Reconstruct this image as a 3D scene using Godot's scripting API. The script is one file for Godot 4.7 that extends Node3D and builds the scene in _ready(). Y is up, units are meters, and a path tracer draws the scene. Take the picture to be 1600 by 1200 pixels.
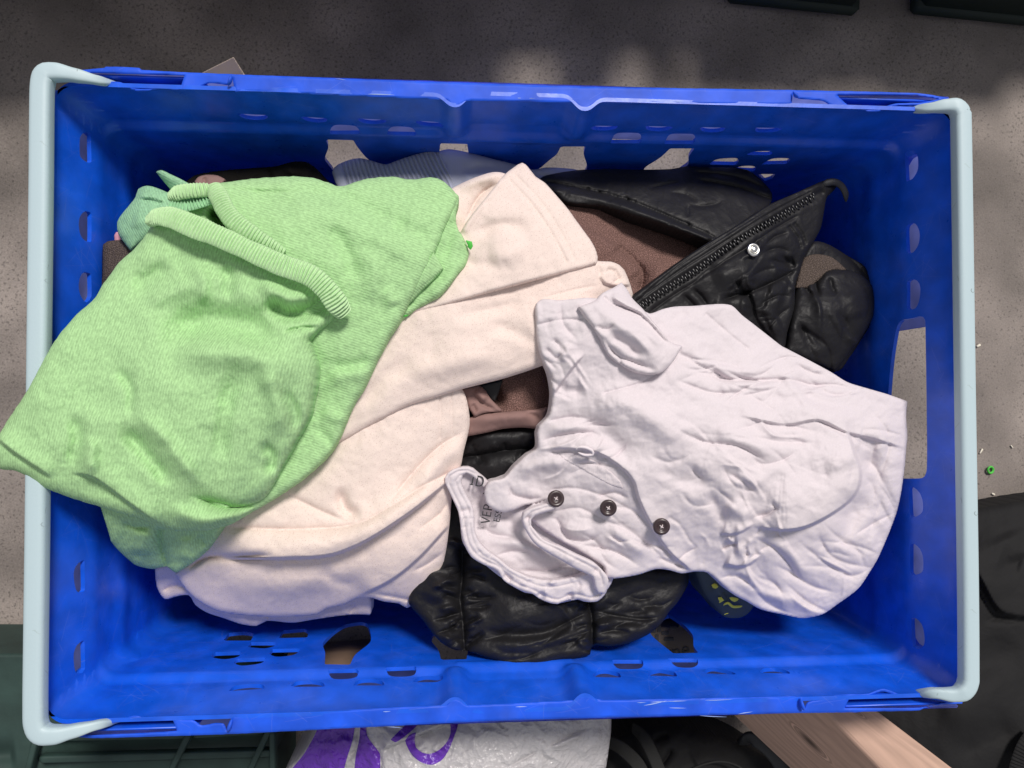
extends Node3D
# A crate of second-hand clothes on a concrete floor. Traced outlines are given in the photograph's
# pixels together with a height in the place; P() turns such a pair into a point of the place.

const FOCAL := 1203.0
var eye := Vector3(-0.04427, 0.72493, 0.00193)
var ax_r := Vector3(0.99711, 0.075966, 0.000602)
var ax_u := Vector3(-0.001222, 0.02396, -0.999712)
var ax_b := Vector3(-0.075958, 0.996822, 0.023984)
const RIM := 0.24
var used := {}
var M := {}

# ------------------------------------------------------------------ places
func ray(x: float, y: float) -> Vector3:
	return ax_r * ((x - 800.0) / FOCAL) - ax_u * ((y - 600.0) / FOCAL) - ax_b

func P(x: float, y: float, h: float) -> Vector3:
	var d := ray(x, y)
	return eye + d * ((h - eye.y) / d.y)

# ------------------------------------------------------------------ naming
func numbered(called: String) -> String:
	used[called] = used.get(called, -1) + 1
	return called if used[called] == 0 else "%s_%03d" % [called, used[called]]

func thing(called: String, label: String, category: String, at := Vector3.ZERO, group := "") -> Node3D:
	var o := Node3D.new()
	o.name = numbered(called)
	o.position = at
	o.set_meta("label", label)
	o.set_meta("category", category)
	if group: o.set_meta("group", group)
	add_child(o)
	return o

func part(called: String, mesh: Mesh, mat: Material, parent: Node3D, label := "") -> MeshInstance3D:
	var o := MeshInstance3D.new()
	o.name = called
	o.mesh = mesh
	o.material_override = mat
	if label: o.set_meta("label", label)
	parent.add_child(o, true)
	# meshes are computed in the place's own coordinates: take the parents' offset back out
	var off := Vector3.ZERO
	var p: Node3D = parent
	while p != self:
		off += p.position
		p = p.get_parent()
	o.position = -off
	return o

func single(called: String, mesh: Mesh, mat: Material, label: String, category: String, group := "") -> MeshInstance3D:
	var o := MeshInstance3D.new()
	o.name = numbered(called)
	o.mesh = mesh
	o.material_override = mat
	o.set_meta("label", label)
	o.set_meta("category", category)
	if group: o.set_meta("group", group)
	add_child(o, true)
	return o

func structure(called: String, mesh: Mesh, mat: Material) -> MeshInstance3D:
	var o := MeshInstance3D.new()
	o.name = numbered(called)
	o.mesh = mesh
	o.material_override = mat
	o.set_meta("kind", "structure")
	add_child(o, true)
	return o

# ------------------------------------------------------------------ outlines
func pts(a: Array) -> PackedVector2Array:
	var r := PackedVector2Array()
	for i in range(0, a.size(), 2): r.append(Vector2(a[i], a[i + 1]))
	return r

func smooth_closed(p: PackedVector2Array, step := 6.0) -> PackedVector2Array:
	var n := p.size()
	var r := PackedVector2Array()
	for i in n:
		var a := p[(i - 1 + n) % n]
		var b := p[i]
		var c := p[(i + 1) % n]
		var d := p[(i + 2) % n]
		# soften the tangents where the outline turns sharply
		var l := b.distance_to(c)
		var tb := (c - a).limit_length(l * 1.6) * 0.5
		var tc := (d - b).limit_length(l * 1.6) * 0.5
		if (b - a).normalized().dot((c - b).normalized()) < 0.35: tb = (c - b) * 0.8
		if (c - b).normalized().dot((d - c).normalized()) < 0.35: tc = (c - b) * 0.8
		var k := maxi(1, int(l / step))
		for j in k:
			var t := float(j) / k
			var t2 := t * t
			var t3 := t2 * t
			r.append(b * (2 * t3 - 3 * t2 + 1) + tb * (t3 - 2 * t2 + t) + c * (-2 * t3 + 3 * t2) + tc * (t3 - t2))
	return r

func smooth_open(p: PackedVector2Array, step := 8.0) -> PackedVector2Array:
	var n := p.size()
	var r := PackedVector2Array()
	for i in n - 1:
		var a := p[maxi(i - 1, 0)]
		var b := p[i]
		var c := p[i + 1]
		var d := p[mini(i + 2, n - 1)]
		var k := maxi(1, int(b.distance_to(c) / step))
		for j in k:
			r.append(b.cubic_interpolate(c, a, d, float(j) / k))
	r.append(p[n - 1])
	return r

func rough(p: PackedVector2Array, amp: float, freq: float, sd: int) -> PackedVector2Array:
	var nz := FastNoiseLite.new()
	nz.seed = sd
	nz.frequency = freq
	var r := PackedVector2Array()
	var n := p.size()
	for i in n:
		var t := (p[(i + 1) % n] - p[(i - 1 + n) % n]).normalized()
		r.append(p[i] + t.orthogonal() * nz.get_noise_2d(p[i].x, p[i].y) * amp)
	return r

# ------------------------------------------------------------------ a field of heights over an outline
class Field:
	var x0 := 0.0
	var y0 := 0.0
	var s := 2.0
	var nx := 0
	var ny := 0
	var h := PackedFloat32Array()
	var d := PackedFloat32Array()

	func setup(polys: Array, step: float, reach: float) -> void:
		s = step
		var lo := Vector2(1e9, 1e9)
		var hi := Vector2(-1e9, -1e9)
		for p in polys:
			for q in p:
				lo = lo.min(q)
				hi = hi.max(q)
		x0 = floor(lo.x / s) * s - s * 2.37
		y0 = floor(lo.y / s) * s - s * 2.41
		nx = int((hi.x - x0) / s) + 4
		ny = int((hi.y - y0) / s) + 4
		h.resize(nx * ny)
		d.resize(nx * ny)
		d.fill(reach)
		for p in polys:
			var n: int = p.size()
			for i in n:
				var a: Vector2 = p[i]
				var b: Vector2 = p[(i + 1) % n]
				var ab := b - a
				var l2 := maxf(ab.length_squared(), 1e-9)
				var i0 := maxi(0, int((minf(a.x, b.x) - reach - x0) / s))
				var i1 := mini(nx - 1, int((maxf(a.x, b.x) + reach - x0) / s) + 1)
				var j0 := maxi(0, int((minf(a.y, b.y) - reach - y0) / s))
				var j1 := mini(ny - 1, int((maxf(a.y, b.y) + reach - y0) / s) + 1)
				for j in range(j0, j1 + 1):
					var py := y0 + j * s - a.y
					for k in range(i0, i1 + 1):
						var px := x0 + k * s - a.x
						var t := clampf((px * ab.x + py * ab.y) / l2, 0.0, 1.0)
						var ex := px - ab.x * t
						var ey := py - ab.y * t
						var e := sqrt(ex * ex + ey * ey)
						if e < d[j * nx + k]: d[j * nx + k] = e
		for j in ny:
			var y := y0 + j * s
			var cuts := PackedFloat32Array()
			for p in polys:
				var n: int = p.size()
				for i in n:
					var a: Vector2 = p[i]
					var b: Vector2 = p[(i + 1) % n]
					if (a.y > y) != (b.y > y):
						cuts.append(a.x + (b.x - a.x) * (y - a.y) / (b.y - a.y))
			cuts.sort()
			var c := 0
			for k in nx:
				var x := x0 + k * s
				while c < cuts.size() and cuts[c] < x: c += 1
				if c % 2 == 0: d[j * nx + k] = -d[j * nx + k]

	# kind r ridge, c crease, s step (higher on the right of the direction of travel, seen from above)
	func stroke(kind: String, amp: float, w: float, p: PackedVector2Array, taper: float) -> void:
		var n := p.size()
		var total := 0.0
		for i in n - 1: total += p[i].distance_to(p[i + 1])
		var reach := w * (3.2 if kind == "s" else 2.6 if kind == "r" else 4.0)
		var lo := p[0]
		var hi := p[0]
		for q in p:
			lo = lo.min(q)
			hi = hi.max(q)
		var i0 := maxi(0, int((lo.x - reach - x0) / s))
		var i1 := mini(nx - 1, int((hi.x + reach - x0) / s) + 1)
		var j0 := maxi(0, int((lo.y - reach - y0) / s))
		var j1 := mini(ny - 1, int((hi.y + reach - y0) / s) + 1)
		var bw := i1 - i0 + 1
		var bh := j1 - j0 + 1
		if bw <= 0 or bh <= 0: return
		var best := PackedFloat32Array()
		best.resize(bw * bh)
		best.fill(reach)
		var side := PackedFloat32Array()
		side.resize(bw * bh)
		var along := PackedFloat32Array()
		along.resize(bw * bh)
		var run := 0.0
		for i in n - 1:
			var a := p[i]
			var ab := p[i + 1] - a
			var l := ab.length()
			if l < 1e-6: continue
			var b := p[i + 1]
			var k0 := maxi(i0, int((minf(a.x, b.x) - reach - x0) / s))
			var k1 := mini(i1, int((maxf(a.x, b.x) + reach - x0) / s) + 1)
			var m0 := maxi(j0, int((minf(a.y, b.y) - reach - y0) / s))
			var m1 := mini(j1, int((maxf(a.y, b.y) + reach - y0) / s) + 1)
			for j in range(m0, m1 + 1):
				var py := y0 + j * s - a.y
				for k in range(k0, k1 + 1):
					var px := x0 + k * s - a.x
					var t := clampf((px * ab.x + py * ab.y) / (l * l), 0.0, 1.0)
					var ex := px - ab.x * t
					var ey := py - ab.y * t
					var e := sqrt(ex * ex + ey * ey)
					var o := (j - j0) * bw + k - i0
					if e < best[o]:
						best[o] = e
						side[o] = 1.0 if ab.x * ey - ab.y * ex > 0 else -1.0
						along[o] = (run + l * t) / total
			run += l
		for j in bh:
			for k in bw:
				var o := j * bw + k
				var e := best[o]
				if e >= reach: continue
				var t := along[o]
				var am := amp
				if taper > 0.0:
					am *= smoothstep(0.0, taper, t) * smoothstep(0.0, taper, 1.0 - t)
				var v := 0.0
				if kind == "r":
					v = exp(-e * e / (w * w))
				elif kind == "c":
					v = -exp(-e / w) * (1.0 - e / reach)
				else:
					var sd := e * side[o]
					var up := smoothstep(-2.2, 2.2, sd)
					if sd > 0: v = up * exp(-sd * sd / (w * w * 2.0))
					else: v = up * 0.98 - (1.0 - up) * 0.22 * exp(sd * 3.0 / w)
					v *= 1.0 - smoothstep(0.8, 1.0, e / reach)
				h[(j + j0) * nx + k + i0] += am * v

# thin-plate fit through (x, y, height) samples, so a cloth's large shape follows a few known heights
func plate(c: Array) -> Array:
	var n := c.size() / 3
	var m := n + 3
	var a := []
	for i in m:
		var row := PackedFloat64Array()
		row.resize(m + 1)
		a.append(row)
	for i in n:
		var xi: float = c[i * 3] / 500.0
		var yi: float = c[i * 3 + 1] / 500.0
		for j in n:
			var dx: float = xi - c[j * 3] / 500.0
			var dy: float = yi - c[j * 3 + 1] / 500.0
			var r2 := dx * dx + dy * dy
			a[i][j] = 0.0 if r2 < 1e-12 else r2 * log(r2)
		a[i][i] += 0.002
		a[i][n] = 1.0
		a[i][n + 1] = xi
		a[i][n + 2] = yi
		a[n][i] = 1.0
		a[n + 1][i] = xi
		a[n + 2][i] = yi
		a[i][m] = c[i * 3 + 2] * 0.01
	for i in m:
		var b := i
		for j in range(i + 1, m):
			if absf(a[j][i]) > absf(a[b][i]): b = j
		var tmp = a[i]
		a[i] = a[b]
		a[b] = tmp
		for j in range(i + 1, m):
			var f: float = a[j][i] / a[i][i]
			if f == 0.0: continue
			for k in range(i, m + 1): a[j][k] -= f * a[i][k]
	var w := []
	w.resize(m)
	for i in range(m - 1, -1, -1):
		var v: float = a[i][m]
		for j in range(i + 1, m): v -= a[i][j] * w[j]
		w[i] = v / a[i][i]
	return w

func plate_at(c: Array, w: Array, x: float, y: float) -> float:
	var n := c.size() / 3
	x /= 500.0
	y /= 500.0
	var v: float = w[n] + w[n + 1] * x + w[n + 2] * y
	for i in n:
		var dx: float = x - c[i * 3] / 500.0
		var dy: float = y - c[i * 3 + 1] / 500.0
		var r2 := dx * dx + dy * dy
		if r2 > 1e-12: v += w[i] * r2 * log(r2)
	return v

func fill_plate(f: Field, c: Array, lift := 0.0) -> void:
	var w := plate(c)
	var q := 5
	var cx := f.nx / q + 2
	var cy := f.ny / q + 2
	var g := PackedFloat32Array()
	g.resize(cx * cy)
	for j in cy:
		for i in cx: g[j * cx + i] = plate_at(c, w, f.x0 + i * q * f.s, f.y0 + j * q * f.s) + lift
	for j in f.ny:
		var b := j / q
		var v := float(j - b * q) / q
		for i in f.nx:
			var a := i / q
			var u := float(i - a * q) / q
			var k := b * cx + a
			f.h[j * f.nx + i] = lerpf(lerpf(g[k], g[k + 1], u), lerpf(g[k + cx], g[k + cx + 1], u), v)

func add_noise(f: Field, amp: float, freq: float, sd: int, ang := 0.0, stretch := 1.0, ridged := false) -> void:
	var nz := FastNoiseLite.new()
	nz.seed = sd
	nz.frequency = freq
	nz.noise_type = FastNoiseLite.TYPE_SIMPLEX_SMOOTH
	nz.fractal_type = FastNoiseLite.FRACTAL_RIDGED if ridged else FastNoiseLite.FRACTAL_FBM
	nz.fractal_octaves = 3
	nz.domain_warp_enabled = true
	nz.domain_warp_amplitude = 30.0
	nz.domain_warp_frequency = 0.008
	var ca := cos(deg_to_rad(ang))
	var sa := sin(deg_to_rad(ang))
	for j in f.ny:
		var y := f.y0 + j * f.s
		for i in f.nx:
			var x := f.x0 + i * f.s
			f.h[j * f.nx + i] += amp * nz.get_noise_2d((x * ca + y * sa) / stretch, -x * sa + y * ca)

# creased facets of crumpled cloth: warped cells, strong in some patches and faint in others
func add_crumple(f: Field, amp: float, freq: float, sd: int, ang := 0.0, stretch := 1.0) -> void:
	var cz := FastNoiseLite.new()
	cz.seed = sd
	cz.frequency = freq
	cz.noise_type = FastNoiseLite.TYPE_CELLULAR
	cz.cellular_return_type = FastNoiseLite.RETURN_DISTANCE
	cz.cellular_jitter = 1.0
	cz.fractal_type = FastNoiseLite.FRACTAL_FBM
	cz.fractal_octaves = 2
	cz.fractal_gain = 0.35
	cz.domain_warp_enabled = true
	cz.domain_warp_amplitude = 26.0
	cz.domain_warp_frequency = 0.012
	var mz := FastNoiseLite.new()
	mz.seed = sd + 1
	mz.frequency = 0.007
	var ca := cos(deg_to_rad(ang))
	var sa := sin(deg_to_rad(ang))
	for j in f.ny:
		var y := f.y0 + j * f.s
		for i in f.nx:
			var o := j * f.nx + i
			if f.d[o] <= -2.0 * f.s: continue
			var x := f.x0 + i * f.s
			var mask := smoothstep(-0.35, 0.45, mz.get_noise_2d(x, y))
			f.h[o] += amp * (0.25 + 0.75 * mask) * cz.get_noise_2d((x * ca + y * sa) / stretch, -x * sa + y * ca)

# ------------------------------------------------------------------ meshing a field
# place(x, y, h) gives the point; skirt > 0 hangs a rim of that depth from the edge; back > 0 makes a shell of that thickness
func field_mesh(f: Field, place: Callable, skirt := 0.02, back := 0.0, flip := false, uv_turn := 0.0, uv_scale := 1.0, uv_plan := true, skirt_in := 0.0) -> ArrayMesh:
	var V := PackedVector3Array()
	var U := PackedVector2Array()
	var I := PackedInt32Array()
	var at := PackedInt32Array()
	at.resize(f.nx * f.ny)
	at.fill(-1)
	var source := PackedVector3Array() # x, y, h of each vertex
	for j in f.ny:
		for i in f.nx:
			var o := j * f.nx + i
			if f.d[o] > 0.0:
				at[o] = V.size()
				var q := Vector3(f.x0 + i * f.s, f.y0 + j * f.s, f.h[o])
				source.append(q)
				V.append(place.call(q.x, q.y, q.z))
	var cut := {}
	var rim := PackedInt32Array()
	for j in f.ny - 1:
		for i in f.nx - 1:
			var a := j * f.nx + i
			var b := a + 1
			var c := a + f.nx
			var e := c + 1
			for half in 2:
				var t0 := a if half == 0 else b
				var t1 := b if half == 0 else e
				var t2 := c
				var k := int(at[t0] >= 0) + int(at[t1] >= 0) + int(at[t2] >= 0)
				if k == 0: continue
				if k == 3:
					I.append(at[t0])
					I.append(at[t1])
					I.append(at[t2])
					continue
				var poly := PackedInt32Array()
				var made := PackedByteArray()
				var tri := [t0, t1, t2]
				for m in 3:
					var p: int = tri[m]
					var q: int = tri[(m + 1) % 3]
					if at[p] >= 0:
						poly.append(at[p])
						made.append(0)
					if (at[p] >= 0) != (at[q] >= 0):
						var key := mini(p, q) * 1000000 + maxi(p, q)
						if not cut.has(key):
							var dp := f.d[p]
							var dq := f.d[q]
							var t := clampf(dp / (dp - dq), 0.02, 0.98)
							var sp := Vector3(f.x0 + (p % f.nx) * f.s, f.y0 + (p / f.nx) * f.s, f.h[p])
							var sq := Vector3(f.x0 + (q % f.nx) * f.s, f.y0 + (q / f.nx) * f.s, f.h[q])
							var sv := sp.lerp(sq, t)
							cut[key] = V.size()
							source.append(sv)
							V.append(place.call(sv.x, sv.y, sv.z))
						poly.append(cut[key])
						made.append(1)
				for m in range(1, poly.size() - 1):
					I.append(poly[0])
					I.append(poly[m])
					I.append(poly[m + 1])
				for m in poly.size():
					if made[m] and made[(m + 1) % poly.size()]:
						rim.append(poly[m])
						rim.append(poly[(m + 1) % poly.size()])
	var top := V.size()
	var faces := I.size()
	if back > 0.0:
		for v in top:
			var q := source[v]
			V.append(place.call(q.x, q.y, q.z - back))
		for k in range(0, faces, 3):
			I.append(I[k] + top)
			I.append(I[k + 2] + top)
			I.append(I[k + 1] + top)
		# the cut sides get corners of their own, so that the lips stay crisp
		var lip := {}
		for v in rim:
			if not lip.has(v):
				lip[v] = V.size()
				V.append(V[v])
				V.append(V[v + top])
		for k in range(0, rim.size(), 2):
			var p: int = lip[rim[k]]
			var q: int = lip[rim[k + 1]]
			I.append_array(PackedInt32Array([p, p + 1, q + 1, p, q + 1, q]))
	elif skirt > 0.0:
		var low := {}
		for k in range(0, rim.size(), 2):
			var p := rim[k]
			var q := rim[k + 1]
			for v in [p, q]:
				if not low.has(v):
					low[v] = V.size()
					V.append(V[v] + Vector3(0, -skirt, 0))
			I.append_array(PackedInt32Array([p, low[p], low[q], p, low[q], q]))
	if flip:
		for k in range(0, I.size(), 3):
			var t := I[k + 1]
			I[k + 1] = I[k + 2]
			I[k + 2] = t
	var ca := cos(deg_to_rad(uv_turn)) / uv_scale
	var sa := sin(deg_to_rad(uv_turn)) / uv_scale
	U.resize(V.size())
	for v in V.size():
		if uv_plan: U[v] = Vector2(V[v].x * ca + V[v].z * sa, -V[v].x * sa + V[v].z * ca)
		else:
			var q := source[v % top] if v < 2 * top else source[0]
			U[v] = Vector2(q.x, q.y) / uv_scale
	return commit(V, U, I)

func commit(V: PackedVector3Array, U: PackedVector2Array, I: PackedInt32Array, colors := PackedColorArray()) -> ArrayMesh:
	var N := PackedVector3Array()
	N.resize(V.size())
	for k in range(0, I.size(), 3):
		var a := I[k]
		var b := I[k + 1]
		var c := I[k + 2]
		var n := (V[c] - V[a]).cross(V[b] - V[a])
		N[a] += n
		N[b] += n
		N[c] += n
	for v in N.size(): N[v] = N[v].normalized() if N[v].length_squared() > 0.0 else Vector3.UP
	var arr := []
	arr.resize(Mesh.ARRAY_MAX)
	arr[Mesh.ARRAY_VERTEX] = V
	arr[Mesh.ARRAY_NORMAL] = N
	arr[Mesh.ARRAY_TEX_UV] = U
	arr[Mesh.ARRAY_INDEX] = I
	if colors.size(): arr[Mesh.ARRAY_COLOR] = colors
	var m := ArrayMesh.new()
	m.add_surface_from_arrays(Mesh.PRIMITIVE_TRIANGLES, arr)
	return m

# o: step, round (mm), reach, skirt (m), lift (m), noise [[amp mm, freq, seed, angle, stretch, ridged], ...], turn, scale, sharp, rough
func cloth_mesh(outline: Array, ctrl: Array, strokes: Array, o := {}) -> ArrayMesh:
	var p := pts(outline)
	if not o.get("sharp", false): p = smooth_closed(p)
	if o.has("rough"): p = rough(p, o.rough, 0.05, 7)
	var f := Field.new()
	var rd: float = o.get("round", 4.0) # mm; about 2.3 px each
	var r_px := rd * 2.3
	f.setup([p], o.get("step", 2.0), r_px + 4.0)
	fill_plate(f, ctrl, o.get("lift", 0.0))
	for s in strokes:
		f.stroke(s[0], s[1] * 0.001, s[2], smooth_open(pts(s[3])), s[4] if s.size() > 4 else 0.3)
	for n in o.get("noise", []):
		add_noise(f, n[0] * 0.001, n[1], n[2], n[3] if n.size() > 3 else 0.0, n[4] if n.size() > 4 else 1.0, n.size() > 5)
	for n in o.get("crumple", []):
		add_crumple(f, n[0] * 0.001, n[1], n[2], n[3] if n.size() > 3 else 0.0, n[4] if n.size() > 4 else 1.0)
	for k in f.d.size():
		var e := maxf(f.d[k], 0.0)
		if e < r_px:
			var t := 1.0 - e / r_px
			f.h[k] -= rd * 0.001 * (1.0 - sqrt(maxf(0.0, 1.0 - t * t)))
	return field_mesh(f, P, o.get("skirt", 0.02), 0.0, false, o.get("turn", 0.0), o.get("scale", 0.05))

# a strip or cord swept along px points [x, y, h cm, width factor] ; width and thickness in mm, ribs as a real corrugation
func band_mesh(p: Array, width: float, thick: float, o := {}) -> ArrayMesh:
	var path := PackedVector3Array()
	var wide := PackedFloat32Array()
	var n := p.size() / 4
	var q := []
	for i in n: q.append(P(p[i * 4], p[i * 4 + 1], p[i * 4 + 2] * 0.01))
	var step: float = o.get("step", 0.0015)
	for i in n - 1:
		var a: Vector3 = q[maxi(i - 1, 0)]
		var b: Vector3 = q[i]
		var c: Vector3 = q[i + 1]
		var d: Vector3 = q[mini(i + 2, n - 1)]
		var k := maxi(1, int(b.distance_to(c) / step))
		for j in k:
			var t := float(j) / k
			path.append(b.cubic_interpolate(c, a, d, t) if not o.get("straight", false) else b.lerp(c, t))
			wide.append(lerpf(p[i * 4 + 3], p[i * 4 + 7], smoothstep(0, 1, t)))
	path.append(q[n - 1])
	wide.append(p[n * 4 - 1])
	return sweep(path, wide, width, thick, o)

func sweep(path: PackedVector3Array, wide: PackedFloat32Array, width: float, thick: float, o := {}) -> ArrayMesh:
	var V := PackedVector3Array()
	var U := PackedVector2Array()
	var I := PackedInt32Array()
	var ring: int = o.get("ring", 14)
	var period: float = o.get("rib", 0.0)
	var amp: float = o.get("rib_amp", 0.5) * 0.001
	var tilt: float = deg_to_rad(o.get("tilt", 0.0))
	var pw: float = o.get("square", 1.0)
	var nz := FastNoiseLite.new()
	nz.seed = 5
	nz.frequency = 40.0
	var run := 0.0
	var m := path.size()
	for i in m:
		if i: run += path[i].distance_to(path[i - 1])
		var t := (path[mini(i + 1, m - 1)] - path[maxi(i - 1, 0)]).normalized()
		var side := t.cross(Vector3.UP).normalized()
		var up := side.cross(t).normalized()
		if tilt != 0.0:
			var s2 := side * cos(tilt) + up * sin(tilt)
			up = up * cos(tilt) - side * sin(tilt)
			side = s2
		var endf := 1.0
		if o.get("cap", true):
			var e := minf(float(i), float(m - 1 - i)) / 3.0
			endf = sqrt(clampf(1.0 - (1.0 - minf(e, 1.0)) ** 2, 0.02, 1.0))
		for j in ring + 1:
			var a := TAU * j / ring
			var ca := cos(a)
			var sa := sin(a)
			var cx := signf(ca) * absf(ca) ** pw
			var cy := signf(sa) * absf(sa) ** pw
			var rr := 0.0
			if period > 0.0:
				rr = amp * (cos(TAU * (run + 0.0006 * nz.get_noise_2d(run * 3.0, cx * 0.02)) * 1000.0 / period)) * clampf(sa + 0.4, 0.0, 1.0)
			var wob: float = 1.0 + o.get("wobble", 0.0) * nz.get_noise_2d(run, 3.0)
			V.append(path[i] + side * cx * (width * 0.0005 * wide[i] * endf * wob + rr * 0.5) + up * cy * (thick * 0.0005 * endf * (wide[i] if o.get("both", false) else 1.0) + rr))
			U.append(Vector2(run / 0.05, float(j) / ring * 0.4))
	for i in m - 1:
		for j in ring:
			var a := i * (ring + 1) + j
			var b := a + ring + 1
			I.append_array(PackedInt32Array([a, a + 1, b, b, a + 1, b + 1]))
	for c in [0, (m - 1) * (ring + 1)]:
		var k := V.size()
		V.append(path[0 if c == 0 else m - 1])
		U.append(Vector2.ZERO)
		for j in ring:
			if c == 0: I.append_array(PackedInt32Array([k, c + j + 1, c + j]))
			else: I.append_array(PackedInt32Array([k, c + j, c + j + 1]))
	return commit(V, U, I)

func lathe(prof: Array, at: Vector3, normal: Vector3, seg := 28) -> ArrayMesh:
	var V := PackedVector3Array()
	var U := PackedVector2Array()
	var I := PackedInt32Array()
	var bx := normal.cross(Vector3(0.3, 0.1, 1.0)).normalized()
	var bz := bx.cross(normal).normalized()
	var n := prof.size() / 2
	for i in n:
		for j in seg + 1:
			var a := TAU * j / seg
			V.append(at + (bx * cos(a) + bz * sin(a)) * prof[i * 2] * 0.001 + normal * prof[i * 2 + 1] * 0.001)
			U.append(Vector2(float(j) / seg, float(i) / n))
	for i in n - 1:
		for j in seg:
			var a := i * (seg + 1) + j
			var b := a + seg + 1
			I.append_array(PackedInt32Array([a, b, a + 1, a + 1, b, b + 1]))
	return commit(V, U, I)

# a box with bevelled edges: centre, size, turn about y
func box_mesh(size: Vector3, bevel := 0.002) -> ArrayMesh:
	var st := SurfaceTool.new()
	st.begin(Mesh.PRIMITIVE_TRIANGLES)
	var hs := size * 0.5
	var q := hs - Vector3.ONE * bevel
	var corner := func(sx, sy, sz, axis) -> Vector3:
		var v := Vector3(sx * q.x, sy * q.y, sz * q.z)
		v[axis] = [sx, sy, sz][axis] * hs[axis]
		return v
	var quad := func(a, b, c, d) -> void:
		var n: Vector3 = (c - a).cross(b - a)
		if n.dot(a + b + c + d) < 0.0:
			var t = b
			b = d
			d = t
		for v in [a, b, c, a, c, d]:
			st.set_uv(Vector2(v.x + v.y * 0.7, v.z + v.y * 0.7))
			st.add_vertex(v)
	for s in [-1, 1]:
		quad.call(corner.call(s, -1, -1, 0), corner.call(s, 1, -1, 0), corner.call(s, 1, 1, 0), corner.call(s, -1, 1, 0))
		quad.call(corner.call(-1, s, -1, 1), corner.call(1, s, -1, 1), corner.call(1, s, 1, 1), corner.call(-1, s, 1, 1))
		quad.call(corner.call(-1, -1, s, 2), corner.call(1, -1, s, 2), corner.call(1, 1, s, 2), corner.call(-1, 1, s, 2))
		for t in [-1, 1]:
			quad.call(corner.call(s, t, -1, 0), corner.call(s, t, 1, 0), corner.call(s, t, 1, 1), corner.call(s, t, -1, 1))
			quad.call(corner.call(s, -1, t, 0), corner.call(s, 1, t, 0), corner.call(s, 1, t, 2), corner.call(s, -1, t, 2))
			quad.call(corner.call(-1, s, t, 1), corner.call(1, s, t, 1), corner.call(1, s, t, 2), corner.call(-1, s, t, 2))
	for sx in [-1, 1]:
		for sy in [-1, 1]:
			for sz in [-1, 1]:
				var a: Vector3 = corner.call(sx, sy, sz, 0)
				var b: Vector3 = corner.call(sx, sy, sz, 1)
				var c: Vector3 = corner.call(sx, sy, sz, 2)
				if (c - a).cross(b - a).dot(a + b + c) < 0.0:
					var t := b
					b = c
					c = t
				for v in [a, b, c]:
					st.set_uv(Vector2(v.x + v.y, v.z))
					st.add_vertex(v)
	st.generate_normals()
	return st.commit()

func moved(mesh: Mesh, xf: Transform3D) -> ArrayMesh:
	var st := SurfaceTool.new()
	st.begin(Mesh.PRIMITIVE_TRIANGLES)
	st.append_from(mesh, 0, xf)
	return st.commit()

func boxed(at: Vector3, size: Vector3, bevel := 0.002, turn := 0.0) -> ArrayMesh:
	return moved(box_mesh(size, bevel), Transform3D(Basis(Vector3.UP, turn), at))

# ------------------------------------------------------------------ materials
func lin(r: float, g: float, b: float) -> Color:
	return Color(r, g, b).linear_to_srgb()

func std(c: Color, rough := 0.9, spec := 0.5) -> StandardMaterial3D:
	var m := StandardMaterial3D.new()
	m.albedo_color = c
	m.roughness = rough
	m.metallic_specular = spec
	return m

func grey_image(w: int, h: int, fn: Callable) -> Image:
	var data := PackedByteArray()
	data.resize(w * h)
	for y in h:
		for x in w: data[y * w + x] = int(clampf(fn.call(x, y), 0.0, 1.0) * 255.0)
	return Image.create_from_data(w, h, false, Image.FORMAT_L8, data)

func noise_tex(sd: int, freq: float, lo: Color, hi: Color, size := 512, type := FastNoiseLite.TYPE_SIMPLEX_SMOOTH, oct := 4, mid := 0.5, sharp := 0.0) -> ImageTexture:
	var nz := FastNoiseLite.new()
	nz.seed = sd
	nz.frequency = freq
	nz.noise_type = type
	nz.fractal_octaves = oct
	var im := nz.get_seamless_image(size, size)
	var d := im.get_data()
	var out := PackedByteArray()
	out.resize(size * size * 3)
	var ramp := PackedByteArray()
	for i in 256:
		var t := clampf(pow(i / 255.0, log(0.5) / log(mid)), 0.0, 1.0)
		if sharp > 0.0: t = smoothstep(0.5 - 0.5 / sharp, 0.5 + 0.5 / sharp, t)
		var c := lo.lerp(hi, t)
		ramp.append_array(PackedByteArray([int(c.r * 255), int(c.g * 255), int(c.b * 255)]))
	for i in size * size:
		var k := d[i] * 3
		out[i * 3] = ramp[k]
		out[i * 3 + 1] = ramp[k + 1]
		out[i * 3 + 2] = ramp[k + 2]
	return ImageTexture.create_from_image(Image.create_from_data(size, size, false, Image.FORMAT_RGB8, out))

func bump(m: StandardMaterial3D, t: Texture2D, cm: float) -> StandardMaterial3D:
	m.heightmap_enabled = true
	m.heightmap_texture = t
	m.heightmap_scale = cm
	return m

func tri(m: StandardMaterial3D, s: float) -> StandardMaterial3D:
	m.uv1_triplanar = true
	m.uv1_world_triplanar = true
	m.uv1_scale = Vector3.ONE * s
	return m

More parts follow.
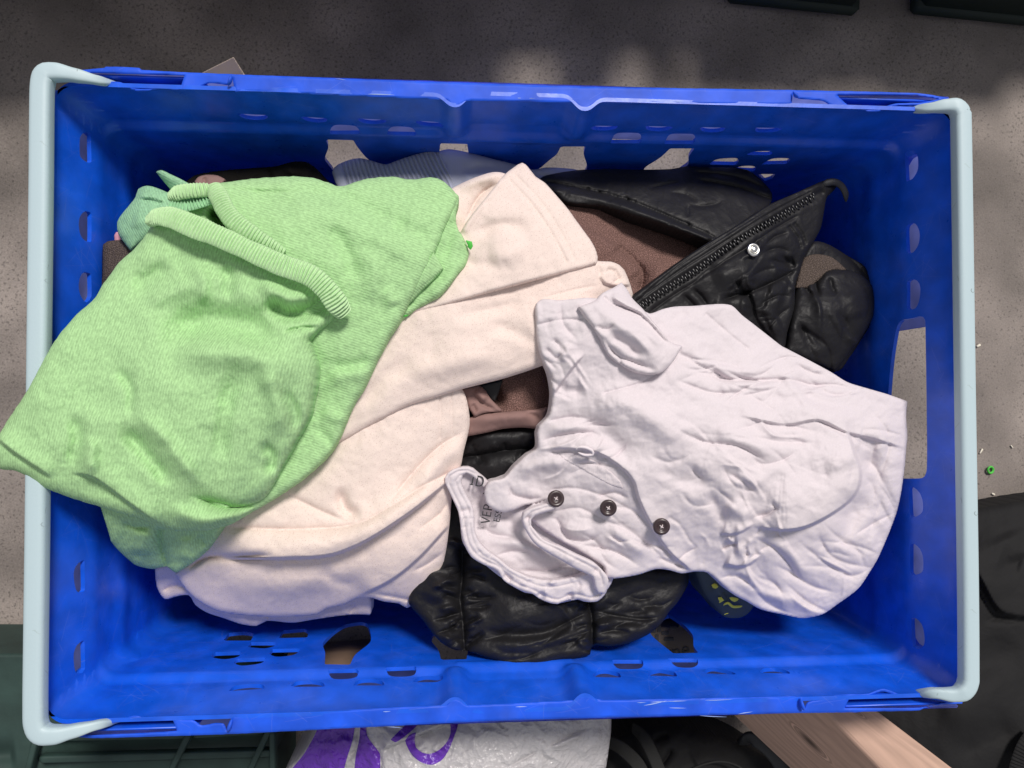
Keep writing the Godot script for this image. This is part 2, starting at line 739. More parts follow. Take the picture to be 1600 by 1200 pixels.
func make_materials() -> void:
	# concrete: mottled grey-brown with dark flecks
	var n1 := FastNoiseLite.new()
	n1.seed = 11
	n1.frequency = 0.006
	n1.fractal_octaves = 5
	var n2 := FastNoiseLite.new()
	n2.seed = 12
	n2.frequency = 0.24
	n2.fractal_octaves = 2
	var n3 := FastNoiseLite.new()
	n3.seed = 13
	n3.frequency = 0.45
	var size := 1024
	var a := n1.get_seamless_image(size, size).get_data()
	var b := n2.get_seamless_image(size, size).get_data()
	var c := n3.get_seamless_image(size, size).get_data()
	var col := PackedByteArray()
	col.resize(size * size * 3)
	var hgt := PackedByteArray()
	hgt.resize(size * size)
	for i in size * size:
		var base := 0.80 + 0.36 * (a[i] / 255.0 - 0.5) + 0.22 * (c[i] / 255.0 - 0.5)
		var fleck := smoothstep(0.70, 0.80, b[i] / 255.0 + 0.12 * (c[i] / 255.0 - 0.5) + 0.10 * (a[i] / 255.0 - 0.5))
		var pale := smoothstep(0.80, 0.9, 1.0 - b[i] / 255.0 + 0.1 * (c[i] / 255.0 - 0.5))
		base = base * (1.0 - 0.26 * fleck) + 0.06 * pale
		col[i * 3] = int(clampf(base * 0.630, 0, 1) * 255)
		col[i * 3 + 1] = int(clampf(base * 0.590, 0, 1) * 255)
		col[i * 3 + 2] = int(clampf(base * 0.562, 0, 1) * 255)
		hgt[i] = int(clampf(base - 0.2, 0, 1) * 255)
	M.concrete = std(Color.WHITE, 0.85, 0.4)
	M.concrete.albedo_texture = ImageTexture.create_from_image(Image.create_from_data(size, size, false, Image.FORMAT_RGB8, col))
	bump(M.concrete, ImageTexture.create_from_image(Image.create_from_data(size, size, false, Image.FORMAT_L8, hgt)), 0.05)
	tri(M.concrete, 1.0 / 0.9)

	# blue moulded plastic, scuffed
	var scuff := noise_tex(21, 0.012, Color(0.80, 0.80, 0.80), Color(1, 1, 1), 512)
	var gloss := noise_tex(22, 0.02, Color(0.24, 0.24, 0.24), Color(0.48, 0.48, 0.48), 512)
	var grainy := noise_tex(23, 0.25, Color(0.3, 0.3, 0.3), Color(0.7, 0.7, 0.7), 256)
	M.blue = std(lin(0.006, 0.122, 0.90), 1.0, 0.55)
	M.blue.albedo_texture = scuff
	M.blue.roughness_texture = gloss
	bump(M.blue, grainy, 0.006)
	tri(M.blue, 6.0)
	# wear: milky haze and fine scratches
	var hz := FastNoiseLite.new()
	hz.seed = 27
	hz.frequency = 0.005
	hz.fractal_octaves = 4
	var wear := hz.get_seamless_image(768, 768)
	wear.convert(Image.FORMAT_L8)
	var wd := wear.get_data()
	for i in wd.size(): wd[i] = int(11.0 * smoothstep(0.40, 0.95, wd[i] / 255.0))
	var rg := RandomNumberGenerator.new()
	rg.seed = 28
	for k in 150:
		var q := Vector2(rg.randf() * 768, rg.randf() * 768)
		var dv := Vector2.from_angle(rg.randf() * TAU)
		var st := rg.randf_range(10, 60)
		for i in int(rg.randf_range(12, 110)):
			q += dv
			dv = dv.rotated(rg.randfn(0, 0.02))
			var o := posmod(int(q.y), 768) * 768 + posmod(int(q.x), 768)
			wd[o] = mini(255, wd[o] + int(st))
	M.blue.detail_enabled = true
	M.blue.detail_blend_mode = BaseMaterial3D.BLEND_MODE_MIX
	M.blue.detail_albedo = noise_tex(29, 0.1, Color(0.55, 0.60, 0.86), Color(0.66, 0.70, 0.92), 64)
	M.blue.detail_mask = ImageTexture.create_from_image(Image.create_from_data(768, 768, false, Image.FORMAT_L8, wd))
	M.blue_rim = M.blue.duplicate()
	M.blue_rim.albedo_color = lin(0.012, 0.11, 0.88)
	M.blue_rim.metallic_specular = 0.4
	M.blue_rim.roughness_texture = null
	M.blue_rim.roughness = 0.55
	M.blue_skirt = M.blue.duplicate()
	M.blue_skirt.albedo_color = lin(0.50, 0.56, 1.0)
	M.blue_skirt.backlight_enabled = true
	M.blue_skirt.backlight = Color(1.8, 1.8, 1.8)
	M.arm = std(lin(0.475, 0.60, 0.645), 0.5, 0.5)
	var ar := RandomNumberGenerator.new()
	ar.seed = 25
	var ai := Image.create(512, 512, false, Image.FORMAT_RGB8)
	ai.fill(Color(0.985, 0.985, 0.985))
	for k in 42: # smudges and small nicks
		var q := Vector2(ar.randf() * 512, ar.randf() * 512)
		var dv := Vector2.from_angle(ar.randf() * TAU)
		var dark := ar.randf_range(0.66, 0.94)
		for i in int(ar.randf_range(2, 26)):
			q += dv
			dv = dv.rotated(ar.randfn(0, 0.25))
			for e in 2: ai.set_pixel(posmod(int(q.x) + e, 512), posmod(int(q.y), 512), Color(dark, dark, dark * 0.98))
	M.arm.albedo_texture = ImageTexture.create_from_image(ai)
	bump(M.arm, grainy, 0.012)
	tri(M.arm, 7.0)
	M.whitened = std(lin(0.30, 0.42, 0.80), 0.7)

	# knits and weaves: one tile is 0.05 m of cloth
	var kn := FastNoiseLite.new()
	kn.seed = 33
	kn.frequency = 0.13
	kn.fractal_octaves = 3
	var knit := grey_image(256, 256, func(x, y):
		var u := fmod(x / 256.0 * 32.0, 1.0) - 0.5
		var v: float = y / 256.0 * 34.0 + absf(u) * 1.6
		var gap := kn.get_noise_2d(x * 0.9, y * 0.35)
		return 0.16 + 0.62 * pow(cos(u * PI), 0.7) * (0.93 + 0.07 * sin(v * TAU)) + 0.34 * gap)
	var knit_t := ImageTexture.create_from_image(knit)
	var fuzz := noise_tex(31, 0.045, Color(0.92, 0.92, 0.92), Color(1.0, 1.0, 1.0), 512, FastNoiseLite.TYPE_SIMPLEX_SMOOTH, 5)
	var knit_gap_shade := grey_image(256, 256, func(x, y):
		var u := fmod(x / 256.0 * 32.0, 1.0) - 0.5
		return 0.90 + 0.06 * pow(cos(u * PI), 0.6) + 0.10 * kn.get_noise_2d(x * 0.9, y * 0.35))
	M.green = std(lin(0.475, 0.765, 0.37), 0.95, 0.25)
	M.green.albedo_texture = ImageTexture.create_from_image(knit_gap_shade)  # yarn mottle, plus painted shade in the gaps between wales
	M.green.detail_enabled = true
	M.green.detail_blend_mode = BaseMaterial3D.BLEND_MODE_MUL
	M.green.detail_albedo = fuzz
	bump(M.green, knit_t, 0.022)
	M.green.rim_enabled = true
	M.green.rim = 0.3
	M.green.rim_tint = 0.8
	M.green_band = std(lin(0.54, 0.78, 0.44), 0.95, 0.25)
	bump(M.green_band, fuzz, 0.03)
	M.green_band.albedo_texture = fuzz
	M.green_shadowed = M.green.duplicate()
	M.green_shadowed.albedo_color = lin(0.40, 0.72, 0.42)  # same yarn, turned bluer to paint in the shadow on tucked-under parts
	M.green_tag = std(lin(0.08, 0.5, 0.06), 0.6)

	var jersey := grey_image(256, 256, func(x, y):
		var u := fmod(x / 256.0 * 40.0, 1.0) - 0.5
		var v: float = y / 256.0 * 44.0 + absf(u)
		return 0.4 + 0.35 * cos(u * PI) * (0.7 + 0.3 * sin(v * TAU)))
	var jersey_t := ImageTexture.create_from_image(jersey)
	# cream sweatshirt: heathered with small dark flecks
	var hn := FastNoiseLite.new()
	hn.seed = 41
	hn.frequency = 0.09
	hn.fractal_octaves = 2
	var hd := hn.get_seamless_image(512, 512).get_data()
	var hc := PackedByteArray()
	hc.resize(512 * 512 * 3)
	for i in 512 * 512:
		var v := hd[i] / 255.0
		var fl := smoothstep(0.68, 0.82, v)
		var t := 0.94 + 0.08 * (v - 0.5) - 0.16 * fl
		hc[i * 3] = int(clampf(t, 0, 1) * 255)
		hc[i * 3 + 1] = int(clampf(t - 0.02 * fl, 0, 1) * 255)
		hc[i * 3 + 2] = int(clampf(t - 0.03 * fl, 0, 1) * 255)
	M.cream = std(lin(0.92, 0.77, 0.705), 0.95, 0.25)
	M.cream.albedo_texture = ImageTexture.create_from_image(Image.create_from_data(512, 512, false, Image.FORMAT_RGB8, hc))
	bump(M.cream, jersey_t, 0.016)
	M.cream.rim_enabled = true
	M.cream.rim = 0.2
	M.cream_band = M.cream.duplicate()
	M.cream_inside = M.cream.duplicate()
	M.cream_inside.albedo_color = lin(0.62, 0.52, 0.43)

	var weave := noise_tex(51, 0.12, Color(0.965, 0.965, 0.965), Color(1, 1, 1), 256)
	M.white = std(lin(0.755, 0.685, 0.715), 0.92, 0.25)
	M.white.albedo_texture = weave
	bump(M.white, jersey_t, 0.010)
	M.white.backlight_enabled = true
	M.white.backlight = lin(0.12, 0.11, 0.12)
	M.white_band = std(lin(0.755, 0.685, 0.715), 0.92, 0.25)
	bump(M.white_band, jersey_t, 0.010)
	M.white_inside = std(lin(0.84, 0.82, 0.83), 0.95, 0.2)
	#bump(M.white_inside, noise_tex(52, 0.08, Color(0, 0, 0), Color(1, 1, 1), 256), 0.03)

	# puffer nylon: fine crumples
	var crumple := FastNoiseLite.new()
	crumple.seed = 61
	crumple.frequency = 0.011
	crumple.fractal_type = FastNoiseLite.FRACTAL_RIDGED
	crumple.fractal_octaves = 4
	var cr := ImageTexture.create_from_image(crumple.get_seamless_image(512, 512))
	M.nylon = std(lin(0.0125, 0.012, 0.0135), 0.52, 0.36)
	bump(M.nylon, cr, 0.022)
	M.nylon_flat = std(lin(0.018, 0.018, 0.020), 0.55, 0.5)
	M.black_cloth = std(lin(0.0085, 0.0083, 0.009), 0.8, 0.4)
	bump(M.black_cloth, cr, 0.02)
	M.strap = std(lin(0.03, 0.03, 0.029), 0.9, 0.3)
	bump(M.strap, jersey_t, 0.02)

	var fl := noise_tex(71, 0.075, Color(0.74, 0.74, 0.74), Color(1, 1, 1), 512, FastNoiseLite.TYPE_SIMPLEX, 2, 0.5, 2.0)
	M.fleece = std(lin(0.255, 0.150, 0.130), 0.98, 0.15)
	M.fleece.albedo_texture = fl
	bump(M.fleece, fl, 0.10)
	M.fleece_grey = M.fleece.duplicate()
	M.fleece_grey.albedo_color = lin(0.135, 0.105, 0.09)
	M.brown_band = std(lin(0.27, 0.165, 0.150), 0.85, 0.3)
	bump(M.brown_band, jersey_t, 0.01)
	M.grey_sweat = std(lin(0.36, 0.38, 0.46), 0.92, 0.25)
	bump(M.grey_sweat, jersey_t, 0.012)
	M.dark_cloth = std(lin(0.010, 0.009, 0.008), 0.95, 0.2)
	M.navy_print = std(lin(0.085, 0.105, 0.100), 0.85, 0.3)
	M.yellow = std(lin(0.72, 0.68, 0.08), 0.8)
	M.pink = std(lin(0.75, 0.36, 0.40), 0.8)
	M.button = std(lin(0.040, 0.022, 0.024), 0.35, 0.6)
	M.thread = std(lin(0.6, 0.52, 0.53), 0.9)
	M.steel = std(lin(0.75, 0.74, 0.70), 0.28)
	M.steel.metallic = 1.0
	M.zip = std(lin(0.02, 0.02, 0.021), 0.3, 0.6)
	M.ink = std(lin(0.03, 0.03, 0.035), 0.8)
	M.stitch = std(lin(0.50, 0.44, 0.47), 0.95)

	M.bin_green = std(lin(0.030, 0.062, 0.053), 0.6, 0.45)
	M.bin_green.albedo_texture = scuff
	bump(M.bin_green, grainy, 0.02)
	tri(M.bin_green, 5.0)
	M.bin_dark = std(lin(0.008, 0.016, 0.013), 0.6, 0.4)
	M.bag = std(lin(0.62, 0.60, 0.61), 0.22, 0.5)
	bump(M.bag, cr, 0.09)
	M.bag.backlight_enabled = true
	M.bag.backlight = lin(0.5, 0.5, 0.5)
	M.bag_purple = std(lin(0.135, 0.035, 0.42), 0.25, 0.5)
	bump(M.bag_purple, cr, 0.09)
	var wood := FastNoiseLite.new()
	wood.seed = 81
	wood.frequency = 0.02
	wood.fractal_octaves = 4
	var wim := PackedByteArray()
	wim.resize(512 * 512 * 3)
	for y in 512:
		for x in 512:
			var g: float = wood.get_noise_2d(x * 0.22, y * 3.0 + 14.0 * wood.get_noise_2d(x * 0.1, y * 0.15))
			var ring: float = 0.5 + 0.5 * sin((y + 40.0 * wood.get_noise_2d(x * 0.12 + 900.0, y * 0.25)) * 0.30)
			var v: float = 0.87 + 0.06 * g - 0.045 * ring * ring
			for kt in [[150.0, 150.0, 26.0, 10.0], [330.0, 395.0, 34.0, 12.0], [60.0, 330.0, 16.0, 6.0]]:
				var ke := pow((x - kt[0]) / kt[2], 2.0) + pow((y - kt[1]) / kt[3], 2.0)
				v *= 1.0 - 0.55 * exp(-ke) + 0.16 * exp(-pow(sqrt(ke) - 1.7, 2.0) * 6.0) * sin(sqrt(ke) * 12.0)
			var o := (y * 512 + x) * 3
			wim[o] = int(clampf(v * 0.86, 0, 1) * 255)
			wim[o + 1] = int(clampf(v * 0.715, 0, 1) * 255)
			wim[o + 2] = int(clampf(v * 0.635, 0, 1) * 255)
	M.wood = std(Color.WHITE, 0.75, 0.35)
	M.wood.albedo_texture = ImageTexture.create_from_image(Image.create_from_data(512, 512, false, Image.FORMAT_RGB8, wim))
	M.knot = std(lin(0.10, 0.055, 0.04), 0.8)
	M.board = std(lin(0.22, 0.14, 0.09), 0.8)
	M.cardboard = std(lin(0.52, 0.43, 0.36), 0.9, 0.2)
	M.dark_card = std(lin(0.10, 0.082, 0.070), 0.85, 0.3)
	M.chip = std(lin(0.75, 0.70, 0.58), 0.8)

# ------------------------------------------------------------------ the blue crate
func inner_z(v: float) -> float: # half depth of the inside at v mm below the rim
	return 0.1912 - 0.0062 * smoothstep(0, 36, v) - 0.0045 * smoothstep(36, 44, v) - 0.0055 * clampf((v - 40) / 90.0, 0, 1) - 0.003 * clampf((v - 130) / 100.0, 0, 1)

func inner_x(v: float, side: int) -> float:
	return 0.2865 - (0.010 if side < 0 else 0.0115) * smoothstep(0, 40, v) - 0.005 * clampf((v - 30) / 60.0, 0, 1) - 0.006 * clampf((v - 60) / 160.0, 0, 1)

func wall_hole(a: Array, long_wall: bool, side: int) -> PackedVector2Array:
	var r := PackedVector2Array()
	for i in range(0, a.size(), 2):
		var d := ray(a[i], a[i + 1])
		var v := 40.0
		var q := Vector3.ZERO
		for k in 30:
			var t := 0.0
			if long_wall: t = (side * inner_z(v) - eye.z) / d.z
			else: t = (side * inner_x(v, side) - eye.x) / d.x
			q = eye + d * t
			v = lerpf(v, clampf((RIM - q.y) * 1000.0, 0.0, 228.0), 0.4)
		r.append(Vector2((q.x if long_wall else q.z) * 1000.0, v))
	return smooth_closed(r, 1.6)

func crate_wall(parent: Node3D, called: String, long_wall: bool, side: int, holes: Array) -> void:
	var polys := []
	var half_top := 286.0 if long_wall else 191.0
	var half_low := 267.0 if long_wall else 172.5
	polys.append(pts([-half_top, -1, half_top, -1, half_low, 229, -half_low, 229]))
	for hl in holes: polys.append(wall_hole(hl, long_wall, side))
	var f := Field.new()
	f.setup(polys, 2.0, 3.0)
	var ribs := [P(712, 160 if side < 0 else 1098, RIM).x * 1000.0, P(912, 162 if side < 0 else 1093, RIM).x * 1000.0]
	var fil := 13.0
	for j in f.ny:
		for i in f.nx:
			var u := f.x0 + i * f.s
			var v := f.y0 + j * f.s
			var e := 0.0
			var half := (inner_x(maxf(v, 0), 1 if u > 0 else -1) if long_wall else inner_z(maxf(v, 0))) * 1000.0 + 0.4
			var c := half - absf(u)
			if c < fil: e += fil - sqrt(maxf(0.0, fil * fil - (fil - maxf(c, 0)) * (fil - maxf(c, 0))))
			if long_wall:
				for r in ribs:
					var k: float = absf(u - r)
					e += 6.4 * exp(-pow(k / 8.0, 2.8)) * (1.0 - smoothstep(36, 43, v))
				if u > ribs[0] and u < ribs[1]:
					e += -1.6 * smoothstep(0, 8, u - ribs[0]) * smoothstep(0, 8, ribs[1] - u) * (1.0 - smoothstep(32, 36, v)) - 0.0
					e += 1.1 * exp(-pow((v - 46.0) / 2.5, 2.0))
			else:
				e += 1.5 * exp(-pow((v - 70.0) / 9.0, 2.0))
			f.h[j * f.nx + i] = e
	var place := func(u: float, v: float, h: float) -> Vector3:
		if long_wall: return Vector3(u * 0.001, RIM - v * 0.001, side * (inner_z(maxf(v, 0)) - h * 0.001))
		return Vector3(side * (inner_x(maxf(v, 0), side) - h * 0.001), RIM - v * 0.001, u * 0.001)
	var flip := (side > 0) if long_wall else (side < 0)
	part(called, field_mesh(f, place, 0.0, 2.6, flip, 0, 100.0, false), M.blue, parent)

func rim_plate(parent: Node3D, called: String, polys: Array, h: float, mat: Material, thick := 0.003, soft := 1.2) -> void:
	var f := Field.new()
	var pp := []
	for p in polys: pp.append(rough(smooth_closed(pts(p), 4.0), 0.5, 0.05, 3))
	f.setup(pp, 2.0, 8.0)
	for k in f.h.size():
		var e := clampf(f.d[k] / (soft * 2.3), 0.0, 1.0)
		f.h[k] = h - soft * 0.001 * (1.0 - sqrt(1.0 - (1.0 - e) * (1.0 - e)))
	add_noise(f, 0.0003, 0.01, 17)
	part(called, field_mesh(f, P, 0.0, thick), mat, parent)

func make_crate() -> void:
	var t := thing("crate", "blue plastic stacking crate with slotted walls, heaped with old clothes", "crate", Vector3(0, 0, 0))
	# far long wall
	crate_wall(t, "side_wall", true, -1, [
		[509, 218, 552, 219, 558, 229, 572, 246, 590, 262, 585, 290, 560, 300, 530, 285, 520, 266, 508, 249, 513, 230],
		[688, 224, 730, 225, 733, 245, 737, 265, 680, 262, 686, 240],
		[876, 229, 915, 229, 912, 240, 917, 262, 905, 285, 860, 285, 838, 268, 846, 261, 860, 249, 870, 241],
		[1047, 232, 1085, 232, 1076, 245, 1075, 257, 1060, 268, 1040, 285, 1010, 275, 1006, 265, 1010, 260, 1032, 246],
		[1166, 242, 1177, 237, 1204, 236.5, 1207, 240, 1202, 242.5], [1108, 257, 1120, 249, 1150, 247, 1154, 252, 1150, 258],
		[1190, 257, 1207, 248, 1232, 247.5, 1234, 251, 1230, 256], [1144, 266, 1157, 260, 1177, 259.5, 1181, 264, 1178, 268], [1184, 272, 1211, 272, 1206, 279, 1195, 283],
		[369, 177.5, 418, 180, 417, 185.5, 400, 187.5, 382, 185], [467, 182, 512, 185, 510, 190, 495, 191.5, 480, 189], [555, 185, 605, 187.5, 602, 192, 585, 194, 568, 192], [646, 188.5, 694, 191, 690, 196, 675, 197.5, 657, 195],
		[921, 196.5, 967, 197, 960, 202, 945, 204, 928, 202.5], [1006, 197, 1053, 198, 1045, 203, 1030, 205, 1014, 203.5], [1092, 198.5, 1135, 199.5, 1128, 205, 1112, 207, 1098, 205], [1179, 199.5, 1224, 200, 1215, 205, 1198, 207, 1182, 206],
		[514, 210, 519, 197.5, 531, 195, 556, 197.5, 565, 209.5], [604, 211, 608, 201, 619, 197.5, 644, 200, 652.5, 212], [953, 224, 960, 210, 970, 207.5, 997, 208, 1002, 212.5, 1001, 224], [1037, 225, 1045, 211, 1055, 209, 1082, 209.5, 1086, 214, 1086, 225]])
	# near long wall
	crate_wall(t, "side_wall", true, 1, [
		[507, 1038, 547, 1038.6, 555, 1023, 579, 1002, 574, 975, 564, 972, 540, 976, 522, 987, 505, 1005, 508, 1020],
		[674, 999, 685, 1016, 689, 1031, 729, 1030, 733, 1000, 725, 975, 690, 970],
		[1017, 991, 1052, 1021, 1091, 1020, 1084, 1010, 1082, 992, 1067, 975, 1045, 960, 1020, 975],
		[349, 1001, 358, 989, 380, 987, 396, 990, 392, 1001], [436, 997, 442, 985, 477, 982, 482, 987, 480, 996], [387, 1011, 393, 1003, 433, 1003, 429, 1009, 414, 1013],
		[330, 1026, 336, 1019, 379, 1017.6, 372, 1026, 351, 1030], [421, 1021, 426, 1014, 472, 1013, 459, 1023, 432, 1026], [366, 1036, 370, 1029, 418, 1027, 408, 1036, 378, 1040],
		[357, 1080, 366, 1072, 390, 1068.6, 411, 1070, 414, 1076], [453, 1073, 463, 1065, 486, 1063, 504, 1066, 508, 1073], [550, 1071, 562, 1062, 580, 1060.5, 597, 1064, 601, 1071], [643, 1066, 655, 1058, 672, 1056, 690, 1059, 693, 1066],
		[924, 1058, 933, 1049, 950, 1047, 966, 1051, 971, 1058.5], [1010, 1055.5, 1019, 1048, 1035, 1046, 1053, 1050, 1059, 1057], [1097, 1052, 1105, 1045, 1120, 1043.5, 1143, 1049, 1151, 1054], [1186, 1051, 1193, 1044.5, 1212, 1043.5, 1230, 1048, 1236, 1052.5],
		[511, 1046, 561, 1045, 558, 1057, 540, 1061, 519, 1060], [601, 1043, 651, 1041, 649, 1053, 636, 1057, 609, 1056], [956, 1031, 1004, 1031, 1005, 1041, 997, 1045, 967, 1045, 959, 1039], [1042, 1029, 1090, 1029, 1091, 1037, 1082, 1043, 1055, 1041]])
	# left end
	crate_wall(t, "end_wall", false, -1, [
		[125, 244, 125, 215, 131, 207, 142, 206.5, 143, 255, 136.5, 254, 129, 249], [123, 349, 126, 336, 134, 329.6, 143, 333, 143, 379, 131, 375, 125, 365], [123, 449, 125, 433, 131, 425, 142.5, 428, 142.5, 465, 134, 474, 126, 462],
		[115, 897, 120, 882, 132, 874, 133, 925, 120, 924], [115, 1023, 120, 1008, 132, 999, 132.6, 1047, 127, 1053, 118, 1050]])
	# right end with the hand hole
	crate_wall(t, "end_wall", false, 1, [
		[1414, 240, 1422, 235, 1430, 236, 1434, 245, 1434, 265, 1426, 279, 1416, 284], [1416, 355, 1425, 348, 1432, 351, 1437, 365, 1435, 382, 1427, 394, 1417, 397], [1417, 440, 1425, 436, 1434, 439, 1438, 450, 1436, 470, 1430, 482, 1417, 484],
		[1401, 512, 1408, 501, 1425, 497.5, 1439, 494, 1445, 498, 1446, 510, 1448, 640, 1448, 735, 1441, 747, 1389, 747, 1387, 640, 1390, 590, 1394, 552],
		[1420, 762, 1427, 761, 1437, 770, 1442, 785, 1441, 800, 1432, 807, 1422, 808], [1422, 850, 1427, 849, 1437, 857, 1442, 870, 1442, 892, 1435, 897, 1422, 899], [1424, 966, 1430, 965, 1440, 975, 1444, 990, 1444, 1007, 1437, 1014, 1426, 1011]])
	part("base", boxed(Vector3(0, 0.008, 0), Vector3(0.54, 0.012, 0.35)), M.blue, t)
	# rims with the notches and pockets of the folding bars
	rim_plate(t, "rim", [
		[118, 110, 163, 106, 165, 104, 218, 106, 221, 109, 290, 113, 600, 125, 900, 135, 1200, 140, 1433, 145.5, 1487, 154, 1449, 163, 1447, 165, 1400, 165.5, 1368, 175, 1335, 170, 1318, 169, 1302, 167, 1285, 158, 1247, 154, 1242, 146, 1239, 146, 1237, 164,
		1100, 163, 935, 161, 928, 163, 921, 168, 912, 170.5, 904, 168, 897, 162, 880, 160.5, 735, 157.5, 727, 159, 720, 164, 711, 167, 703, 164, 697, 157, 600, 152.5, 500, 148, 400, 143.5, 367, 144, 363, 122, 360, 122, 357, 133, 328, 130, 315, 135, 307, 139, 283, 141, 252, 139, 218, 143, 184, 132, 147, 131, 126, 131],
		[140, 114, 288, 118, 282, 137.5, 252, 135, 218, 138.5, 186, 128, 150, 127], [1308, 149, 1432, 149, 1467, 155, 1440, 160, 1398, 162, 1368, 170.5, 1330, 167]], RIM + 0.001, M.blue_rim)
	rim_plate(t, "rim", [
		[105, 1150, 126, 1152, 150, 1153.5, 270, 1150, 360, 1147, 600, 1135, 780, 1126, 1000, 1120, 1255, 1114, 1340, 1113, 1350, 1112, 1437, 1110, 1445, 1106, 1497, 1096, 1461, 1085, 1412, 1086, 1380, 1076, 1355, 1084, 1327, 1085, 1305, 1086, 1287, 1091, 1262, 1097, 1256, 1108, 1253, 1108, 1249, 1091, 1241, 1088,
		1100, 1091, 940, 1093.5, 933, 1092, 925, 1087.5, 917, 1085.5, 909, 1088, 902, 1093, 880, 1095, 735, 1102, 727, 1100, 720, 1094.5, 713, 1091, 706, 1093, 698, 1101, 600, 1106, 500, 1112, 363, 1119, 357, 1141, 354, 1141, 350, 1131, 338, 1129.5, 314, 1133, 303, 1125, 285, 1124, 270, 1120, 235, 1122, 209, 1118, 173, 1129, 138, 1129.5, 112, 1131],
		[165, 1133.5, 209, 1123, 235, 1127, 270, 1125, 277, 1142, 206, 1146, 131, 1149], [1330, 1089, 1355, 1088, 1380, 1080.5, 1410, 1090, 1440, 1090, 1478, 1097, 1437, 1105.5, 1320, 1106]], RIM + 0.001, M.blue_rim)
	# lip strips scraped pale along the inner edges, the fins beside each notch, and the pockets' floors
	for s in [[362, 118, 357, 134], [1239, 143, 1246, 153], [1256, 1110, 1250, 1091], [356, 1143, 363, 1122]]:
		part("fin", band_mesh([s[0], s[1], 24.3, 1, (s[0] + s[2]) * 0.5, (s[1] + s[3]) * 0.5, 24.4, 1, s[2], s[3], 24.2, 1], 2.6, 4.0), M.blue_rim, t)
	for s in [[-0.272, -0.188, -0.196], [0.240, -0.188, -0.196], [-0.272, 0.188, 0.196], [0.240, 0.188, 0.196]]:
		var px: float = s[0] + (0.032 if s[0] < 0 else 0.010)
		part("pocket", boxed(Vector3(px, 0.217, s[2]), Vector3(0.080, 0.006, 0.009)), M.blue, t)
		part("pocket_wall", boxed(Vector3(px, 0.2295, signf(s[2]) * 0.1995), Vector3(0.080, 0.017, 0.0016), 0.0005), M.blue, t)
	for s in [-1, 1]:
		part("skirt", boxed(Vector3(0, 0.191 if s < 0 else 0.188, s * 0.2018), Vector3(0.574, 0.094 if s < 0 else 0.100, 0.0022), 0.0008), M.blue_skirt, t)
		for k in [[-0.186, -0.053], [0.062, 0.186]]:
			part("end_skirt", boxed(Vector3(s * 0.2990, 0.192, (k[0] + k[1]) * 0.5), Vector3(0.0022, 0.090, k[1] - k[0]), 0.0008), M.blue_skirt, t)
		part("end_rim", boxed(Vector3(s * 0.2925, 0.2355, 0), Vector3(0.0125, 0.004, 0.380), 0.001), M.blue, t)
	var rg := RandomNumberGenerator.new()
	rg.seed = 91
	for k in 26:
		var far := k < 8
		var x := rg.randf_range(400, 1220)
		var l := rg.randf_range(6, 46)
		var edge := rg.randf() < 0.6
		var y0 := (116.0 + (x - 367.0) * 0.0325) if far else (1146.5 - (x - 360.0) * 0.0362)
		var y1 := (143.6 + (x - 367.0) * 0.0245) if far else (1118.5 - (x - 363.0) * 0.0350)
		if absf(x - 712) < 60 or absf(x - 912) < 60 or absf(x + l - 712) < 30 or absf(x + l - 912) < 30: continue
		var y := (y1 + (-1.5 if far else 1.5)) if edge else (y0 + (2.0 if far else -2.0) if rg.randf() < 0.5 else lerpf(y0, y1, rg.randf_range(0.2, 0.8)))
		var sl := (0.025 if far else -0.035) + (0.0 if edge else rg.randf_range(-0.2, 0.2))
		part("scrape", band_mesh([x, y, 24.1, 0.5, x + l * 0.4, y + sl * l * 0.4 + rg.randf_range(-0.6, 0.6), 24.12, 1, x + l, y + sl * l, 24.1, 0.4], rg.randf_range(0.35, 0.9), 0.4, {"ring": 6, "step": 0.002}), M.whitened, t)
	# fold-over stacking bars
	part("stacking_bar", band_mesh([188, 133, 22.6, 0.3, 170, 129.5, 23.9, 0.36, 150, 125, 24.6, 0.46, 118, 118, 24.9, 0.66, 88, 113.5, 25, 0.88, 73, 117, 25, 1, 67, 132, 25, 1, 65.5, 180, 25, 1, 64.5, 300, 25, 1, 61.5, 540, 25, 1, 59, 800, 25, 1, 56.5, 1000, 25, 1, 55.5, 1100, 25, 1, 57, 1131, 25, 1, 66, 1145, 25, 1, 86, 1147.5, 25, 0.88, 115, 1142, 24.9, 0.66, 150, 1133, 24.6, 0.46, 172, 1128, 23.9, 0.36, 190, 1123, 22.6, 0.3], 12.0, 11.0, {"square": 0.6, "ring": 28, "both": true}), M.arm, t)
	part("stacking_bar", band_mesh([1415, 171, 22.6, 0.4, 1432, 170.5, 23.9, 0.46, 1452, 169, 24.6, 0.56, 1476, 166, 24.9, 0.76, 1492, 167.5, 25, 0.94, 1500, 178, 25, 1, 1501.5, 200, 25, 1, 1504, 360, 25, 1, 1508, 640, 25, 1, 1512, 900, 25, 1, 1513, 1040, 25, 1, 1512, 1066, 25, 1, 1504, 1080, 25, 0.96, 1488, 1085, 24.9, 0.78, 1460, 1082.5, 24.6, 0.58, 1440, 1083, 23.9, 0.46, 1422, 1084, 22.6, 0.4], 11.0, 10.5, {"square": 0.6, "ring": 28, "both": true}), M.arm, t)

